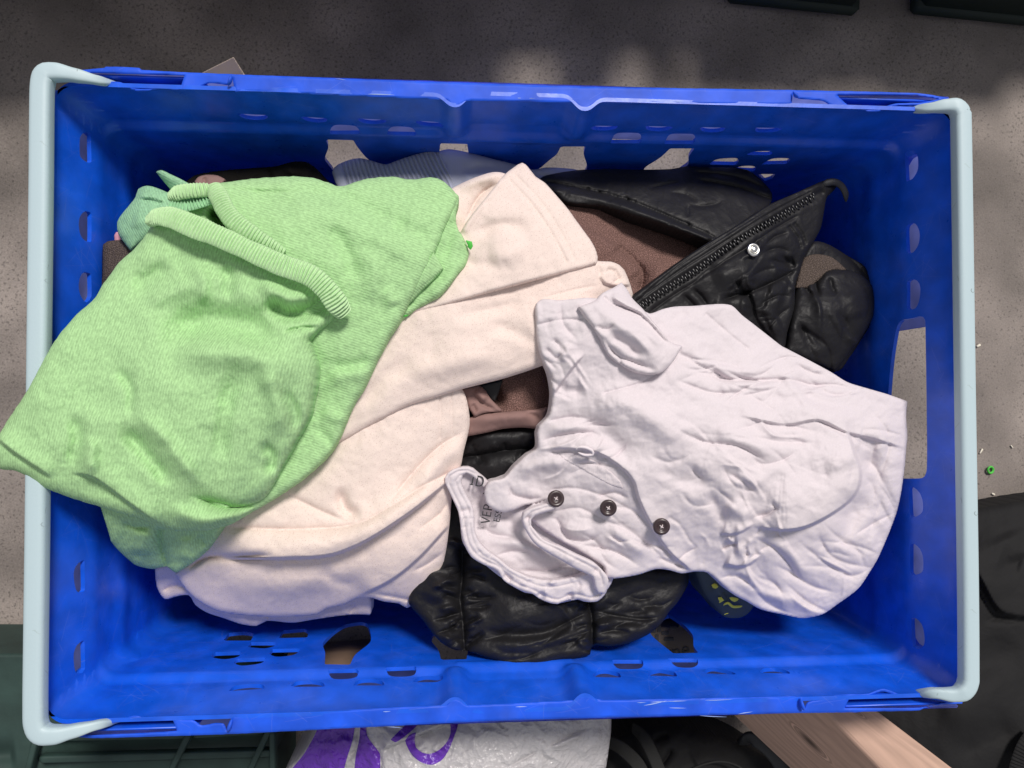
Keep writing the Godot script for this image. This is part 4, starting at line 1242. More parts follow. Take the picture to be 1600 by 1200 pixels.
	part("neckband", cloth_mesh([764, 753, 756, 745, 748, 739, 740, 732, 732, 729, 724, 729, 716, 731, 707, 734, 700, 739, 695, 746, 695, 754, 699, 763, 703, 771, 710, 786, 716, 800, 720, 826, 722, 840, 726, 853, 737, 871, 755, 882, 776, 892, 787, 907, 797, 914, 808, 920, 820, 926, 832, 928, 842, 935, 850, 939, 862, 943, 871, 944, 881, 940, 889, 937, 896, 938, 902, 936, 912, 940, 923, 941, 933, 940, 940, 935, 948, 924, 950, 905, 940, 892, 925, 890, 905, 899, 876, 905, 850, 906, 824, 900, 797, 887, 779, 872, 763, 861, 750, 848, 742, 829, 741, 805, 737, 787, 728, 771, 721, 753, 723, 743, 729, 739, 738, 744, 748, 754, 756, 762],
		[760, 756, 20.9, 740, 736, 21.5, 716, 735, 21.9, 698, 750, 21.8, 712, 790, 21.5, 735, 790, 21.5, 724, 840, 21.3, 746, 845, 21.2, 757, 880, 21.0, 780, 878, 21.2, 790, 906, 20.9, 810, 900, 21.1, 850, 936, 20.7, 850, 910, 21.0, 890, 935, 20.7, 905, 903, 21.0, 940, 930, 21.0, 940, 900, 21.4],
		[["c", 1.6, 2.4, [757, 750, 745, 741, 731, 735, 716, 736, 703, 744, 701, 755, 709, 772, 722, 800, 727, 828, 733, 851, 744, 866, 760, 877, 782, 887, 793, 902, 812, 914, 834, 922, 853, 932, 872, 937, 889, 930, 904, 929, 923, 934, 936, 929, 942, 918], 0.03], ["c", 1.2, 2.2, [735, 741, 718, 743, 712, 752, 718, 770, 731, 795, 735, 828, 741, 850, 755, 868, 775, 878, 793, 892, 818, 906, 850, 917, 878, 915, 905, 908], 0.05],
			["r", -3, 5, [786, 896, 794, 902, 800, 910]], ["r", -3, 5, [840, 925, 846, 932, 850, 940]], ["r", -4, 5, [889, 925, 891, 933, 892, 940]], ["r", 2, 7, [815, 905, 822, 918, 826, 928]], ["r", 2, 7, [905, 915, 915, 930, 920, 940]], ["r", -2, 5, [716, 800, 728, 798, 738, 795]]] + gathers([730, 800, 737, 835, 760, 870, 800, 897, 850, 915, 905, 905], 16, 14, 1.3, 411), {"noise": [[0.8, 0.03, 335]], "round": 2.2, "step": 1.4, "skirt": 0.006}), M.white, t)
	part("neckband_front", cloth_mesh([818, 801, 829, 794, 845, 789, 862, 785, 870, 789, 866, 796, 850, 801, 836, 806, 830, 812, 830, 821, 838, 831, 848, 842, 862, 849, 876, 854, 902, 867, 929, 880, 949, 900, 951, 914, 944, 928, 934, 927, 929, 915, 926, 902, 902, 890, 876, 875, 850, 860, 834, 848, 822, 830, 816, 815],
		[820, 805, 22.4, 862, 790, 22.8, 825, 820, 22.3, 845, 850, 22.2, 890, 872, 22.3, 930, 892, 22.2, 946, 915, 21.8],
		[["c", 1.4, 2.2, [864, 790, 846, 795, 830, 801, 824, 811, 828, 826, 842, 844, 870, 858, 900, 874, 926, 887, 940, 902, 941, 920], 0.04], ["r", -2, 4, [822, 806, 828, 812]], ["r", 1.5, 6, [880, 866, 900, 878]], ["r", -2, 5, [926, 892, 940, 890]]], {"noise": [[0.8, 0.03, 336]], "round": 2.2, "step": 1.4, "skirt": 0.006}), M.white, t)
	# three buttons, each sewn on through four holes
	for b in [[868, 779, 22.55], [950, 793, 23.05], [1033, 822, 23.2]]:
		var at := P(b[0], b[1], b[2] * 0.01 + 0.001)
		var up := Vector3(randf_range(-0.12, 0.12), 1, randf_range(-0.05, 0.15)).normalized()
		var bt := part("button", lathe([0, 1.2, 2.0, 1.2, 2.7, 1.5, 3.3, 2.3, 4.4, 2.6, 5.2, 2.2, 5.55, 1.4, 5.4, 0.2, 4.2, -0.6, 0, -0.6], at, up, 36), M.button, t)
		for k in 2:
			var dv := Vector3(cos(0.6 + k * PI / 2), 0, sin(0.6 + k * PI / 2)) * 0.0013
			var th := PackedVector3Array([at - dv + up * 0.0012, at - dv * 0.5 + up * 0.0021, at + dv * 0.5 + up * 0.0022, at + dv + up * 0.0012])
			var tm := part("thread", sweep(th, PackedFloat32Array([1, 1, 1, 1]), 0.8, 0.7, {"ring": 8, "cap": false}), M.thread, bt)
			tm.position = Vector3.ZERO
	# printed lettering inside the neck
	for w in [["ID", 746, 752, 21.2, 12.0, 7.0], ["TE", 760, 772, 20.9, 55.0, 4.2], ["VER", 761, 803, 20.65, -80.0, 6.0], ["ESS", 778, 806, 20.75, -76.0, 4.2]]:
		var tm := TextMesh.new()
		tm.text = w[0]
		var fnt := SystemFont.new()
		fnt.font_names = PackedStringArray(["Droid Sans"])
		tm.font = fnt
		tm.font_size = 32
		tm.pixel_size = w[5] * 0.001 / 24.0
		tm.depth = 0.0009
		var o := part("lettering", tm, M.ink, t)
		o.transform = Transform3D(Basis(Vector3.UP, deg_to_rad(-w[4])) * Basis(Vector3.RIGHT, -PI / 2), P(w[1], w[2], w[3] * 0.01))

func make_jacket() -> void:
	var t := thing("puffer_jacket", "black quilted puffer jacket with brown fleece lining and a front zip, under the other clothes", "jacket")
	var puck := [[1.5, 0.012, 341], [0.4, 0.018, 342, 15.0, 1.6, true]]
	part("fleece_lining", cloth_mesh([845, 280, 900, 300, 960, 315, 1120, 370, 1115, 410, 1060, 450, 1010, 490, 960, 480, 900, 400], [870, 320, 18.4, 1000, 355, 17.2, 1100, 395, 17.8, 1000, 460, 19.6, 930, 390, 19.6, 1060, 440, 19.6, 900, 345, 18.8],
		[["s", 6, 18, [905, 352, 950, 376, 985, 402, 1006, 426], 0.1], ["c", 8, 7, [960, 385, 985, 405, 1004, 424, 1004, 440, 998, 458], 0.1], ["r", 5, 18, [1030, 400, 1030, 450]]], {"noise": [[1.5, 0.02, 343]], "round": 2.0}), M.fleece, t)
	part("collar", cloth_mesh([840, 282, 848, 276, 862, 272, 878, 269, 912, 265, 960, 264, 1004, 265, 1048, 264, 1072, 260, 1109, 261, 1148, 262, 1169, 266, 1187, 279, 1198, 290, 1207, 303, 1205, 316, 1198, 326, 1169, 345, 1145, 362, 1117, 380, 1090, 372, 1056, 359, 1020, 347, 991, 338, 938, 322, 886, 317, 866, 304, 850, 292],
		[850, 284, 18.2, 920, 268, 17.2, 1060, 262, 16.9, 1150, 265, 16.9, 1205, 305, 17.2, 1165, 346, 19.2, 1117, 378, 20.4, 1000, 338, 19.7, 900, 317, 19.2, 1050, 310, 18.8],
		[["c", 3.5, 3.5, [846, 282, 899, 292, 967, 308, 1030, 332, 1082, 355, 1122, 374], 0.04], ["r", 3, 6, [860, 296, 899, 303, 963, 318, 1025, 341, 1080, 362, 1115, 376], 0.04], ["c", 5, 5, [1085, 280, 1150, 292, 1212, 314], 0.1], ["c", 4, 5, [1080, 268, 1150, 276, 1204, 298], 0.1], ["c", 2.5, 4, [1010, 295, 1040, 288, 1068, 284]], ["c", 2.5, 4, [1070, 318, 1100, 322, 1130, 316]], ["c", 2.5, 4, [1040, 300, 1075, 305, 1095, 320]], ["c", 2, 4, [1075, 340, 1075, 318]]] + gathers([860, 294, 967, 310, 1082, 357, 1117, 375], 26, 9, 1.3, 432),
		{"noise": puck, "crumple": [[2.2, 0.012, 511, 15.0, 2.0], [0.5, 0.045, 512]], "round": 4.0, "step": 1.8}), M.nylon, t)
	part("sleeve_back", cloth_mesh([1257, 395, 1272, 377, 1295, 382, 1325, 400, 1350, 415, 1360, 432, 1375, 436, 1374, 450, 1369, 490, 1340, 540, 1325, 562, 1310, 580, 1260, 575, 1225, 550, 1235, 470, 1245, 430], [1280, 383, 17.3, 1372, 442, 16.8, 1367, 490, 16.8, 1310, 575, 17.5, 1240, 540, 18.0, 1290, 470, 17.5], [["c", 4, 5, [1300, 385, 1340, 415, 1362, 445]]], {"noise": puck, "crumple": [[2.2, 0.012, 511, 15.0, 2.0], [0.5, 0.045, 512]], "round": 4.0}), M.nylon, t)
	part("sleeve_lining", cloth_mesh([1243, 450, 1250, 420, 1258, 402, 1275, 397, 1300, 402, 1324, 422, 1297, 424, 1274, 442, 1262, 450], [1250, 430, 18.3, 1280, 400, 17.8, 1322, 421, 17.7, 1275, 438, 18.2], [], {"round": 2.0, "noise": [[1.0, 0.03, 344]]}), M.fleece_grey, t)
	part("sleeve", cloth_mesh([1240, 465, 1247, 442, 1258, 440, 1272, 437, 1290, 423, 1305, 420, 1320, 420, 1345, 429, 1362, 446, 1366, 470, 1364, 495, 1352, 518, 1340, 536, 1322, 560, 1305, 582, 1225, 552], [1250, 446, 18.4, 1320, 424, 18.2, 1364, 470, 17.9, 1300, 490, 19.9, 1335, 535, 18.4, 1305, 575, 18.4, 1240, 520, 19.4, 1270, 560, 19.2],
		[["c", 5, 5, [1290, 425, 1275, 440, 1280, 465]], ["c", 5, 5, [1255, 442, 1262, 455, 1272, 462]], ["c", 4, 5, [1297, 430, 1300, 450, 1308, 462]], ["c", 3, 5, [1240, 505, 1270, 525, 1290, 545]], ["r", 4, 16, [1330, 450, 1345, 500]], ["c", 3, 5, [1345, 440, 1358, 470, 1350, 510]]] + gathers([1250, 446, 1272, 441, 1297, 424, 1330, 424], 16, 30, 3.2, 430, false) + ripples(1300, 520, 45, 50, 60, 10, 60, 2.4, 431, 8.0), {"noise": puck, "crumple": [[2.2, 0.012, 511, 15.0, 2.0], [0.5, 0.045, 512]], "round": 6.0}), M.nylon, t)
	part("front_panel", cloth_mesh([985, 470, 988, 462, 1010, 446, 1056, 412, 1101, 382, 1135, 362, 1170, 340, 1201, 320, 1240, 303, 1262, 293, 1287, 282, 1300, 281, 1311, 286, 1302, 299, 1292, 308, 1289, 322, 1286, 340, 1282, 358, 1270, 380, 1257, 402, 1250, 425, 1243, 445, 1241, 480, 1230, 520, 1224, 548, 1200, 560, 1100, 520, 1012, 505],
		[995, 470, 21.6, 1056, 415, 21.5, 1101, 385, 21.4, 1201, 322, 20.4, 1290, 285, 18.7, 1285, 340, 18.9, 1250, 420, 19.4, 1180, 400, 21.3, 1150, 460, 21.4, 1225, 530, 19.8, 1080, 480, 21.3],
		[["r", -2.0, 6, [995, 482, 1043, 450, 1082, 426, 1122, 397, 1161, 371, 1201, 348, 1240, 325, 1290, 297], 0.02], ["c", 1.6, 2.6, [990, 474, 1060, 424, 1110, 392, 1200, 335, 1270, 298], 0.02], ["c", 1.4, 2.4, [1003, 462, 1060, 416, 1108, 384, 1200, 327, 1262, 297], 0.02], ["c", 2.0, 3, [1010, 492, 1050, 463, 1090, 438, 1130, 410, 1170, 385, 1210, 358, 1250, 335], 0.05],
			["c", 7, 6, [1125, 470, 1153, 460, 1172, 456, 1214, 438, 1248, 418], 0.15], ["c", 7, 6, [1165, 450, 1174, 470, 1182, 500, 1217, 548], 0.15], ["c", 5, 5, [1150, 438, 1158, 452, 1168, 462], 0.1], ["c", 4, 5, [1078, 448, 1095, 462, 1108, 482]], ["c", 4, 5, [1064, 458, 1080, 472, 1092, 488]], ["c", 3.5, 5, [1190, 396, 1215, 388, 1238, 396]], ["c", 3, 4, [1195, 385, 1210, 370, 1235, 362]], ["c", 3, 4, [1200, 405, 1225, 412, 1240, 410]],
			["c", 2.5, 2.6, [1232, 352, 1246, 370, 1252, 390], 0.05], ["c", 2.5, 2.6, [1240, 348, 1254, 366, 1259, 384], 0.05], ["r", 5, 22, [1110, 435, 1150, 425, 1190, 425]], ["r", 5, 20, [1195, 460, 1225, 470]], ["r", 4, 18, [1200, 510, 1220, 500]], ["c", 4, 5, [1185, 478, 1215, 462, 1240, 465]], ["c", 3, 5, [1195, 520, 1220, 490, 1238, 478]], ["r", 4, 14, [1110, 480, 1140, 490]]] + gathers([1125, 470, 1172, 456, 1248, 418], 18, 28, 2.6, 426) + gathers([1174, 456, 1182, 500, 1215, 545], 14, 28, 2.6, 427) + gathers([1177, 391, 1178, 392, 1180, 393, 1181, 394], 9, 30, 1.8, 428) + ripples(1140, 430, 60, 24, -30, 8, 50, 2.0, 429, 8.0),
		{"noise": puck, "crumple": [[2.2, 0.012, 511, 15.0, 2.0], [0.5, 0.045, 512]], "round": 3.5, "step": 1.8, "skirt": 0.014}), M.nylon, t)
	part("zip_pull_loop", band_mesh([1285, 288, 18.6, 1, 1302, 284, 18.6, 1, 1314, 290, 18.4, 1, 1321, 302, 18.2, 0.9, 1322, 316, 17.9, 0.4], 5.5, 3.0, {"both": true}), M.nylon_flat, t)
	# zip: one tooth after another along both edges of the tape
	var zp := smooth_open(pts([1000, 479, 1043, 450, 1082, 426, 1122, 397, 1161, 371, 1201, 348, 1240, 325, 1272, 306]), 3.4)
	var zh := [21.55, 21.5, 21.45, 21.4, 21.15, 20.65, 20.0, 19.2]
	var st := SurfaceTool.new()
	st.begin(Mesh.PRIMITIVE_TRIANGLES)
	for i in zp.size():
		var k := float(i) / (zp.size() - 1) * 7.0
		var h := lerpf(zh[int(minf(k, 6))], zh[mini(int(k) + 1, 7)], k - int(minf(k, 6))) * 0.01 + 0.0012
		var a := zp[maxi(i - 1, 0)]
		var b := zp[mini(i + 1, zp.size() - 1)]
		var ang := -(b - a).angle()
		var side := (b - a).normalized().orthogonal() * (1.9 if i % 2 else -1.9)
		st.append_from(box_mesh(Vector3(0.0012, 0.0018, 0.0031), 0.0004), 0, Transform3D(Basis(Vector3.UP, ang), P(zp[i].x + side.x, zp[i].y + side.y, h)))
	var teeth := part("zip_teeth", st.commit(), M.zip, t)
	teeth.set_meta("kind", "stuff")
	var sn := P(1177, 390.5, 0.2155)
	var up := Vector3(0.12, 0.97, -0.1).normalized()
	var ring := part("snap", lathe([2.4, 0.6, 3.2, 1.3, 4.0, 1.3, 4.6, 0.8, 4.7, 0.0], sn, up, 32), M.steel, t)
	var cap := part("snap_cap", lathe([0, 2.2, 1.2, 2.1, 2.0, 1.8, 2.4, 1.2, 2.5, 0.2], sn, up, 32), M.steel, ring)
	cap.position = Vector3.ZERO
	# the middle, where the lining and its facing show between the other clothes
	part("inner_panel", cloth_mesh([700, 610, 745, 590, 800, 580, 880, 570, 890, 640, 880, 700, 760, 705, 700, 690], [700, 610, 18.9, 880, 570, 18.9, 880, 700, 18.4, 700, 690, 18.6, 790, 640, 19.0], [], {"round": 2.0}), M.nylon, t)
	part("fleece_panel", cloth_mesh([745, 590, 787, 580, 860, 560, 880, 600, 870, 650, 845, 660, 780, 660, 735, 640], [760, 605, 20.2, 850, 580, 20.0, 860, 640, 20.4, 780, 650, 20.3], [["r", -12, 12, [752, 606, 772, 612, 776, 626], 0.0], ["r", -7, 14, [862, 580, 862, 640], 0.0]], {"noise": [[1.0, 0.03, 345]], "round": 2.0}), M.fleece, t)
	part("black_patch", cloth_mesh([748, 602, 786, 593, 780, 612, 773, 628, 760, 618], [748, 603, 20.3, 786, 594, 20.3, 773, 626, 20.3], [], {"round": 1.0, "skirt": 0.004}), M.nylon_flat, t, "black patch beside the fleece")  # plain black triangle laid beside the fleece
	part("facing_fold", cloth_mesh([712, 606, 730, 604, 748, 601, 760, 612, 766, 622, 787, 643, 770, 644, 755, 646, 742, 652, 734, 640, 726, 622], [715, 608, 21.2, 748, 603, 20.9, 785, 642, 21.0, 742, 648, 21.1, 755, 625, 21.2], [["c", 4, 4, [735, 612, 752, 630, 778, 642]], ["r", 3, 6, [742, 608, 760, 628]], ["c", 3, 3, [738, 630, 745, 645]]], {"round": 2.5}), M.brown_band, t)
	part("facing", cloth_mesh([728, 655, 745, 649, 760, 646, 800, 643, 835, 640, 856, 636, 852, 655, 844, 669, 815, 668, 787, 670, 760, 676, 730, 682], [734, 655, 20.8, 845, 642, 21.0, 790, 668, 20.6, 734, 678, 20.5], [["r", 3, 9, [735, 660, 790, 654, 845, 652]], ["c", 3, 4, [820, 645, 838, 650, 848, 658]]], {"round": 3.0, "noise": [[0.8, 0.03, 346]]}), M.brown_band, t)
	part("hem", cloth_mesh([722, 715, 727, 695, 734, 676, 760, 673, 800, 670, 845, 667, 880, 700, 900, 760, 940, 870, 1000, 886, 1075, 890, 1076, 910, 1065, 932, 1056, 945, 1045, 957, 1033, 975, 1015, 990, 995, 1000, 975, 1007, 950, 1010, 930, 1008, 924, 1012, 922, 1023, 900, 1029, 875, 1032, 837, 1039, 800, 1039, 775, 1032, 750, 1024, 730, 1017, 712, 1016, 695, 1008, 685, 1000, 672, 985, 660, 968, 648, 955, 638, 940, 650, 900, 680, 850, 700, 780],
		[734, 680, 19.7, 840, 675, 19.7, 780, 740, 19.1, 720, 850, 18.9, 662, 955, 18.4, 695, 1003, 19.2, 800, 1032, 19.8, 835, 1037, 19.8, 920, 1015, 19.7, 1000, 995, 19.3, 1060, 935, 18.4, 900, 930, 18.9, 800, 900, 18.8, 1000, 900, 18.8],
		[["c", 12, 10, [722, 850, 722, 900, 719, 935, 723, 970, 726, 1022], 0.05], ["c", 10, 8, [914, 930, 922, 950, 925, 975, 925, 1020], 0.05], ["c", 8, 7, [715, 716, 760, 709, 797, 703, 850, 702], 0.05], ["c", 5, 6, [922, 952, 960, 962, 1010, 968, 1040, 960]], ["r", 6, 24, [728, 692, 790, 686, 850, 684]], ["r", 6, 20, [730, 740, 790, 728, 850, 722]], ["r", 6, 30, [760, 960, 830, 955, 890, 950]], ["r", -4, 9, [735, 985, 800, 992, 860, 985, 915, 960]], ["r", 4, 9, [770, 1008, 840, 1005, 910, 985]],
			["c", 5, 5, [718, 922, 740, 934, 780, 932]], ["c", 5, 5, [720, 940, 700, 930, 690, 935]], ["c", 4, 5, [722, 960, 705, 960, 692, 970]], ["c", 4, 5, [722, 950, 750, 950, 770, 945]], ["r", 5, 20, [690, 890, 675, 945]], ["c", 5, 5, [700, 985, 715, 975, 722, 965]], ["c", 3, 4, [860, 985, 890, 970, 920, 955]], ["c", 3, 4, [870, 1010, 900, 1000, 922, 985]], ["r", 5, 18, [960, 985, 1010, 975, 1040, 950]], ["c", 3, 5, [930, 990, 960, 985, 990, 990]], ["c", 4, 4, [725, 1015, 740, 1000, 760, 990]]] + gathers([722, 850, 722, 900, 719, 935, 723, 970, 726, 1015], 34, 40, 4.0, 421) + gathers([914, 930, 922, 950, 925, 1012], 16, 34, 3.0, 422) + gathers([715, 716, 797, 703, 850, 702], 14, 26, 3.0, 423) + ripples(830, 985, 90, 40, 0, 12, 70, 2.2, 424, 8.0) + ripples(990, 960, 60, 36, -10, 10, 50, 2.2, 425, 7.0),
		{"noise": [[1.6, 0.012, 347], [0.4, 0.016, 348, -10.0, 1.8, true]], "crumple": [[2.6, 0.012, 513, 0.0, 2.0], [0.5, 0.045, 514]], "round": 6.0, "step": 1.8, "skirt": 0.03}), M.nylon, t)

func make_small_clothes() -> void:
	var g := thing("grey_sweatshirt", "blue-grey sweatshirt with a ribbed cuff, by the crate's back wall", "sweatshirt")
	part("sleeve", cloth_mesh([680, 238, 700, 233, 731, 238, 770, 248, 806, 257, 834, 265, 850, 262, 870, 262, 900, 265, 925, 275, 900, 300, 820, 300, 700, 310, 692, 262], [700, 238, 17.4, 806, 260, 17.0, 900, 268, 16.6, 760, 280, 18.4, 700, 295, 18.6, 860, 290, 17.4], [["r", -3, 10, [710, 270, 760, 262, 810, 262]], ["r", 3, 14, [720, 285, 770, 275]], ["c", 3, 4, [832, 268, 850, 275, 880, 278]]], {"noise": [[1.2, 0.015, 351]], "round": 5.0}), M.grey_sweat, g)
	var ribs := []
	for k in 26:
		var x := 533.0 + k * 6.8
		ribs.append(["c", 4.2, 2.3, [x, 240, x + 4 + k * 0.3, 262, x + 10 + k * 0.6, 285, x + 16 + k, 320], 0.0])
	ribs.append(["c", 3, 3, [690, 238, 700, 252, 708, 270, 713, 292], 0.0])
	part("cuff", cloth_mesh([519, 269, 522, 262, 528, 257, 545, 250, 562, 247, 581, 251, 603, 257, 617, 252, 631, 247, 650, 241, 669, 237, 684, 238, 697, 247, 706, 265, 713, 290, 700, 312, 560, 315, 530, 297], [522, 265, 17.4, 562, 250, 17.4, 603, 259, 17.6, 669, 240, 17.6, 705, 270, 18.4, 620, 290, 18.8, 540, 290, 18.2], ribs, {"noise": [[1.0, 0.015, 352]], "round": 4.0, "step": 1.2}), M.grey_sweat, g)
	var d := thing("dark_garment", "dark brown garment showing behind the green sweater at the back wall", "clothing")
	part("cloth", cloth_mesh([285, 290, 300, 276, 320, 270, 350, 266, 400, 262, 430, 260, 455, 253, 478, 253, 495, 264, 515, 285, 500, 305, 350, 310], [300, 280, 18.4, 400, 268, 18.2, 470, 258, 18.0, 510, 288, 18.0, 400, 300, 19.0], [["c", 4, 5, [420, 262, 425, 280]], ["r", 4, 10, [440, 265, 490, 270]]], {"noise": [[2.0, 0.03, 353]]}), M.dark_cloth, d)
	part("trim", cloth_mesh([303, 284, 310, 276, 322, 273, 340, 274, 352, 280, 345, 290, 315, 294], [305, 283, 19.0, 340, 277, 18.9, 335, 290, 19.2], [["c", 3, 3, [318, 275, 322, 290]]], {"round": 2.0}), M.brown_band, d)
	single("fleece_garment", cloth_mesh([160, 392, 161, 382, 168, 377, 185, 375, 203, 376, 222, 396, 215, 430, 180, 456, 159, 450], [162, 385, 20.6, 200, 380, 21.0, 215, 420, 22.0, 165, 445, 20.8], [], {"noise": [[1.0, 0.03, 354]], "round": 5.0, "skirt": 0.04, "turn": 0.0}), M.fleece_grey, "grey-brown fleece corner between the green sweater and the left wall", "fleece")
	single("pink_cloth", cloth_mesh([178, 368, 181, 363, 188, 361, 198, 368, 205, 384, 180, 384], [180, 365, 20.2, 195, 368, 20.4, 190, 380, 20.3], [], {"round": 2.0, "skirt": 0.02}), M.pink, "small pink cloth corner peeking out under the green sleeve", "clothing")
	var n := thing("printed_garment", "dark grey-green garment with yellow printed shapes under the white shirt", "clothing")
	var no := [1085, 890, 1110, 880, 1150, 905, 1180, 935, 1172, 956, 1158, 965, 1143, 966, 1130, 963, 1116, 946, 1100, 928]
	var nc := [1090, 895, 17.6, 1150, 920, 18.0, 1143, 963, 16.6, 1110, 935, 17.0, 1170, 952, 16.8]
	part("cloth", cloth_mesh(no, nc, [["r", 3, 10, [1110, 910, 1140, 950]], ["c", 3, 4, [1125, 915, 1150, 955]]], {"round": 4.0, "skirt": 0.03}), M.navy_print, n)
	for s in [[1122, 934, 17.72, 1, 1128, 938, 17.7, 1.2, 1124, 942, 17.6, 1], [1130, 946, 17.5, 0.5, 1137, 942, 17.65, 0.5, 1146, 948, 17.5, 0.5, 1160, 947, 17.3, 0.5], [1112, 914, 17.8, 1.2, 1122, 917, 17.95, 1.2], [1140, 934, 17.95, 0.9, 1148, 937, 17.9, 0.9, 1154, 936, 17.85, 0.7], [1132, 960, 16.95, 1, 1138, 958, 17.05, 0.8]]:
		part("print", band_mesh(s, 4.0, 1.2, {"ring": 8}), M.yellow, n)

# ------------------------------------------------------------------ round the crate
func make_surroundings() -> void:
	# green recycling box at the lower left
	var b := thing("recycling_box", "dark green plastic box with ribbed flange at the lower left corner", "box")
	var bw := func(x: float, y: float, h: float) -> Vector3: return P(x, y, h)
	part("lid", cloth_mesh([-120, 1021, 20, 1021, 120, 1021, 250, 1050, 380, 1060, 434, 1080, 432, 1160, 430, 1300, -120, 1300], [-100, 1030, 8.6, 40, 1030, 8.6, 430, 1100, 8.4, 430, 1290, 8.4, -100, 1290, 8.6, 200, 1150, 8.6], [["s", 6, 8, [45, 1300, 48, 1180, 60, 1150, 110, 1145, 440, 1145], 0.0], ["c", 4, 4, [60, 1182, 200, 1180, 290, 1174, 380, 1172, 440, 1172], 0.0], ["r", -7, 16, [-60, 1180, 0, 1178, 25, 1176], 0.1]], {"sharp": true, "round": 3.0, "skirt": 0.08, "noise": [[0.4, 0.01, 361]]}), M.bin_green, b)
	for s in [[62, 1150, 300, 1146], [300, 1146, 420, 1138], [62, 1184, 430, 1174]]:
		part("ridge", band_mesh([s[0], s[1], 9.3, 1, (s[0] + s[2]) * 0.5, (s[1] + s[3]) * 0.5, 9.3, 1, s[2], s[3], 9.3, 1], 6.0, 9.0, {"square": 0.5, "straight": true}), M.bin_green, b)
	for s in [[300, 1140, 262, 1215], [424, 1134, 385, 1215], [60, 1150, 40, 1230], [427, 1136, 428, 1230]]:
		part("rib", band_mesh([s[0], s[1], 9.6, 1, (s[0] + s[2]) * 0.5, (s[1] + s[3]) * 0.5, 9.6, 1, s[2], s[3], 9.6, 1], 5.0, 10.0, {"square": 0.5, "straight": true}), M.bin_green, b)
	# carrier bag
	var c := thing("carrier_bag", "crumpled white plastic carrier bag with purple print below the crate", "bag")
	var bo := [440, 1215, 470, 1180, 490, 1150, 505, 1125, 520, 1108, 560, 1096, 760, 1090, 945, 1088, 954, 1112, 955, 1140, 950, 1180, 944, 1220, 940, 1290, 440, 1290]
	var bc := [450, 1210, 11.0, 500, 1130, 12.0, 600, 1110, 14.4, 700, 1150, 15.6, 850, 1120, 15.0, 950, 1120, 12.5, 940, 1210, 12.5, 800, 1200, 16.0, 600, 1190, 15.4, 700, 1060, 13.0]
	var bs := [["s", 8, 22, [700, 1130, 650, 1150, 595, 1172], 0.1], ["c", 5, 4, [590, 1172, 596, 1195, 590, 1210], 0.0], ["r", 4, 7, [670, 1145, 660, 1165, 640, 1180]], ["c", 4, 4, [845, 1168, 870, 1160, 900, 1145, 925, 1135]], ["r", 4, 5, [855, 1172, 885, 1158, 915, 1146]], ["c", 4, 4, [790, 1200, 820, 1185, 845, 1170]], ["r", 3, 6, [690, 1155, 680, 1170, 700, 1175]], ["c", 4, 4, [555, 1130, 560, 1160, 540, 1195]], ["r", 3, 6, [530, 1150, 545, 1160, 560, 1156]], ["c", 3, 4, [845, 1168, 850, 1185, 870, 1190]], ["r", 3, 10, [900, 1180, 930, 1160, 940, 1130]]]
	var bn := [[3.0, 0.012, 362], [1.6, 0.025, 363, 30.0, 1.8, true]]
	part("film", cloth_mesh(bo, bc, bs, {"noise": bn, "round": 5.0, "skirt": 0.08}), M.bag, c)
	for s in [[452, 1206, 475, 1178, 492, 1148, 510, 1110, 554, 1080, 555, 1130, 550, 1160, 542, 1185, 532, 1225], [563, 1090, 570, 1120, 574, 1150, 590, 1172, 594, 1178, 594, 1225, 552, 1225, 556, 1180, 562, 1150], [610, 1156, 630, 1136, 652, 1118, 668, 1110, 655, 1130, 636, 1148, 618, 1160],
		[633, 1157, 640, 1148, 650, 1144, 648, 1155, 650, 1168, 660, 1176, 672, 1178, 686, 1172, 698, 1160, 704, 1146, 704, 1135, 700, 1115, 714, 1110, 716, 1130, 710, 1150, 702, 1170, 692, 1186, 676, 1195, 660, 1192, 644, 1180]]:
		part("purple_print", cloth_mesh(s, bc, bs, {"noise": bn, "round": 0.05, "skirt": 0.0, "lift": 0.0007}), M.bag_purple, c)
	# black rucksack between the bag and the timber
	var r := thing("rucksack", "black fabric rucksack with straps between the plastic bag and the timber", "bag")
	part("body", cloth_mesh([930, 1230, 945, 1180, 955, 1157, 980, 1143, 996, 1136, 1035, 1131, 1070, 1134, 1117, 1150, 1162, 1164, 1200, 1184, 1225, 1200, 1250, 1260, 1240, 1320, 930, 1320], [940, 1200, 5.5, 1035, 1135, 6.0, 1160, 1165, 5.5, 1220, 1200, 4.5, 1080, 1200, 8.5, 1000, 1280, 8.0, 1180, 1280, 7.5], [["c", 6, 6, [1030, 1200, 1045, 1180, 1050, 1165]], ["c", 5, 6, [1020, 1160, 1035, 1150, 1048, 1150]], ["s", 4, 14, [1160, 1205, 1140, 1192, 1110, 1190, 1085, 1200], 0.1]], {"noise": [[2.0, 0.012, 364]], "round": 7.0, "skirt": 0.06}), M.black_cloth, r)
	part("strap", band_mesh([950, 1158, 6.8, 1, 972, 1170, 8.0, 1, 995, 1192, 8.8, 1, 1010, 1220, 9.0, 1], 11.0, 3.0, {"square": 0.6}), M.strap, r)
	part("strap", band_mesh([988, 1136, 6.6, 1, 1004, 1150, 8.0, 1, 1018, 1175, 9.0, 1, 1035, 1215, 9.4, 1], 10.0, 3.0, {"square": 0.6}), M.strap, r)
	part("handle", band_mesh([1160, 1160, 5.6, 0.9, 1170, 1154, 7.0, 1, 1185, 1158, 7.6, 1, 1203, 1172, 7.8, 1, 1220, 1196, 7.6, 1, 1232, 1225, 7.4, 1], 13.0, 6.0, {"square": 0.7}), M.nylon_flat, r)
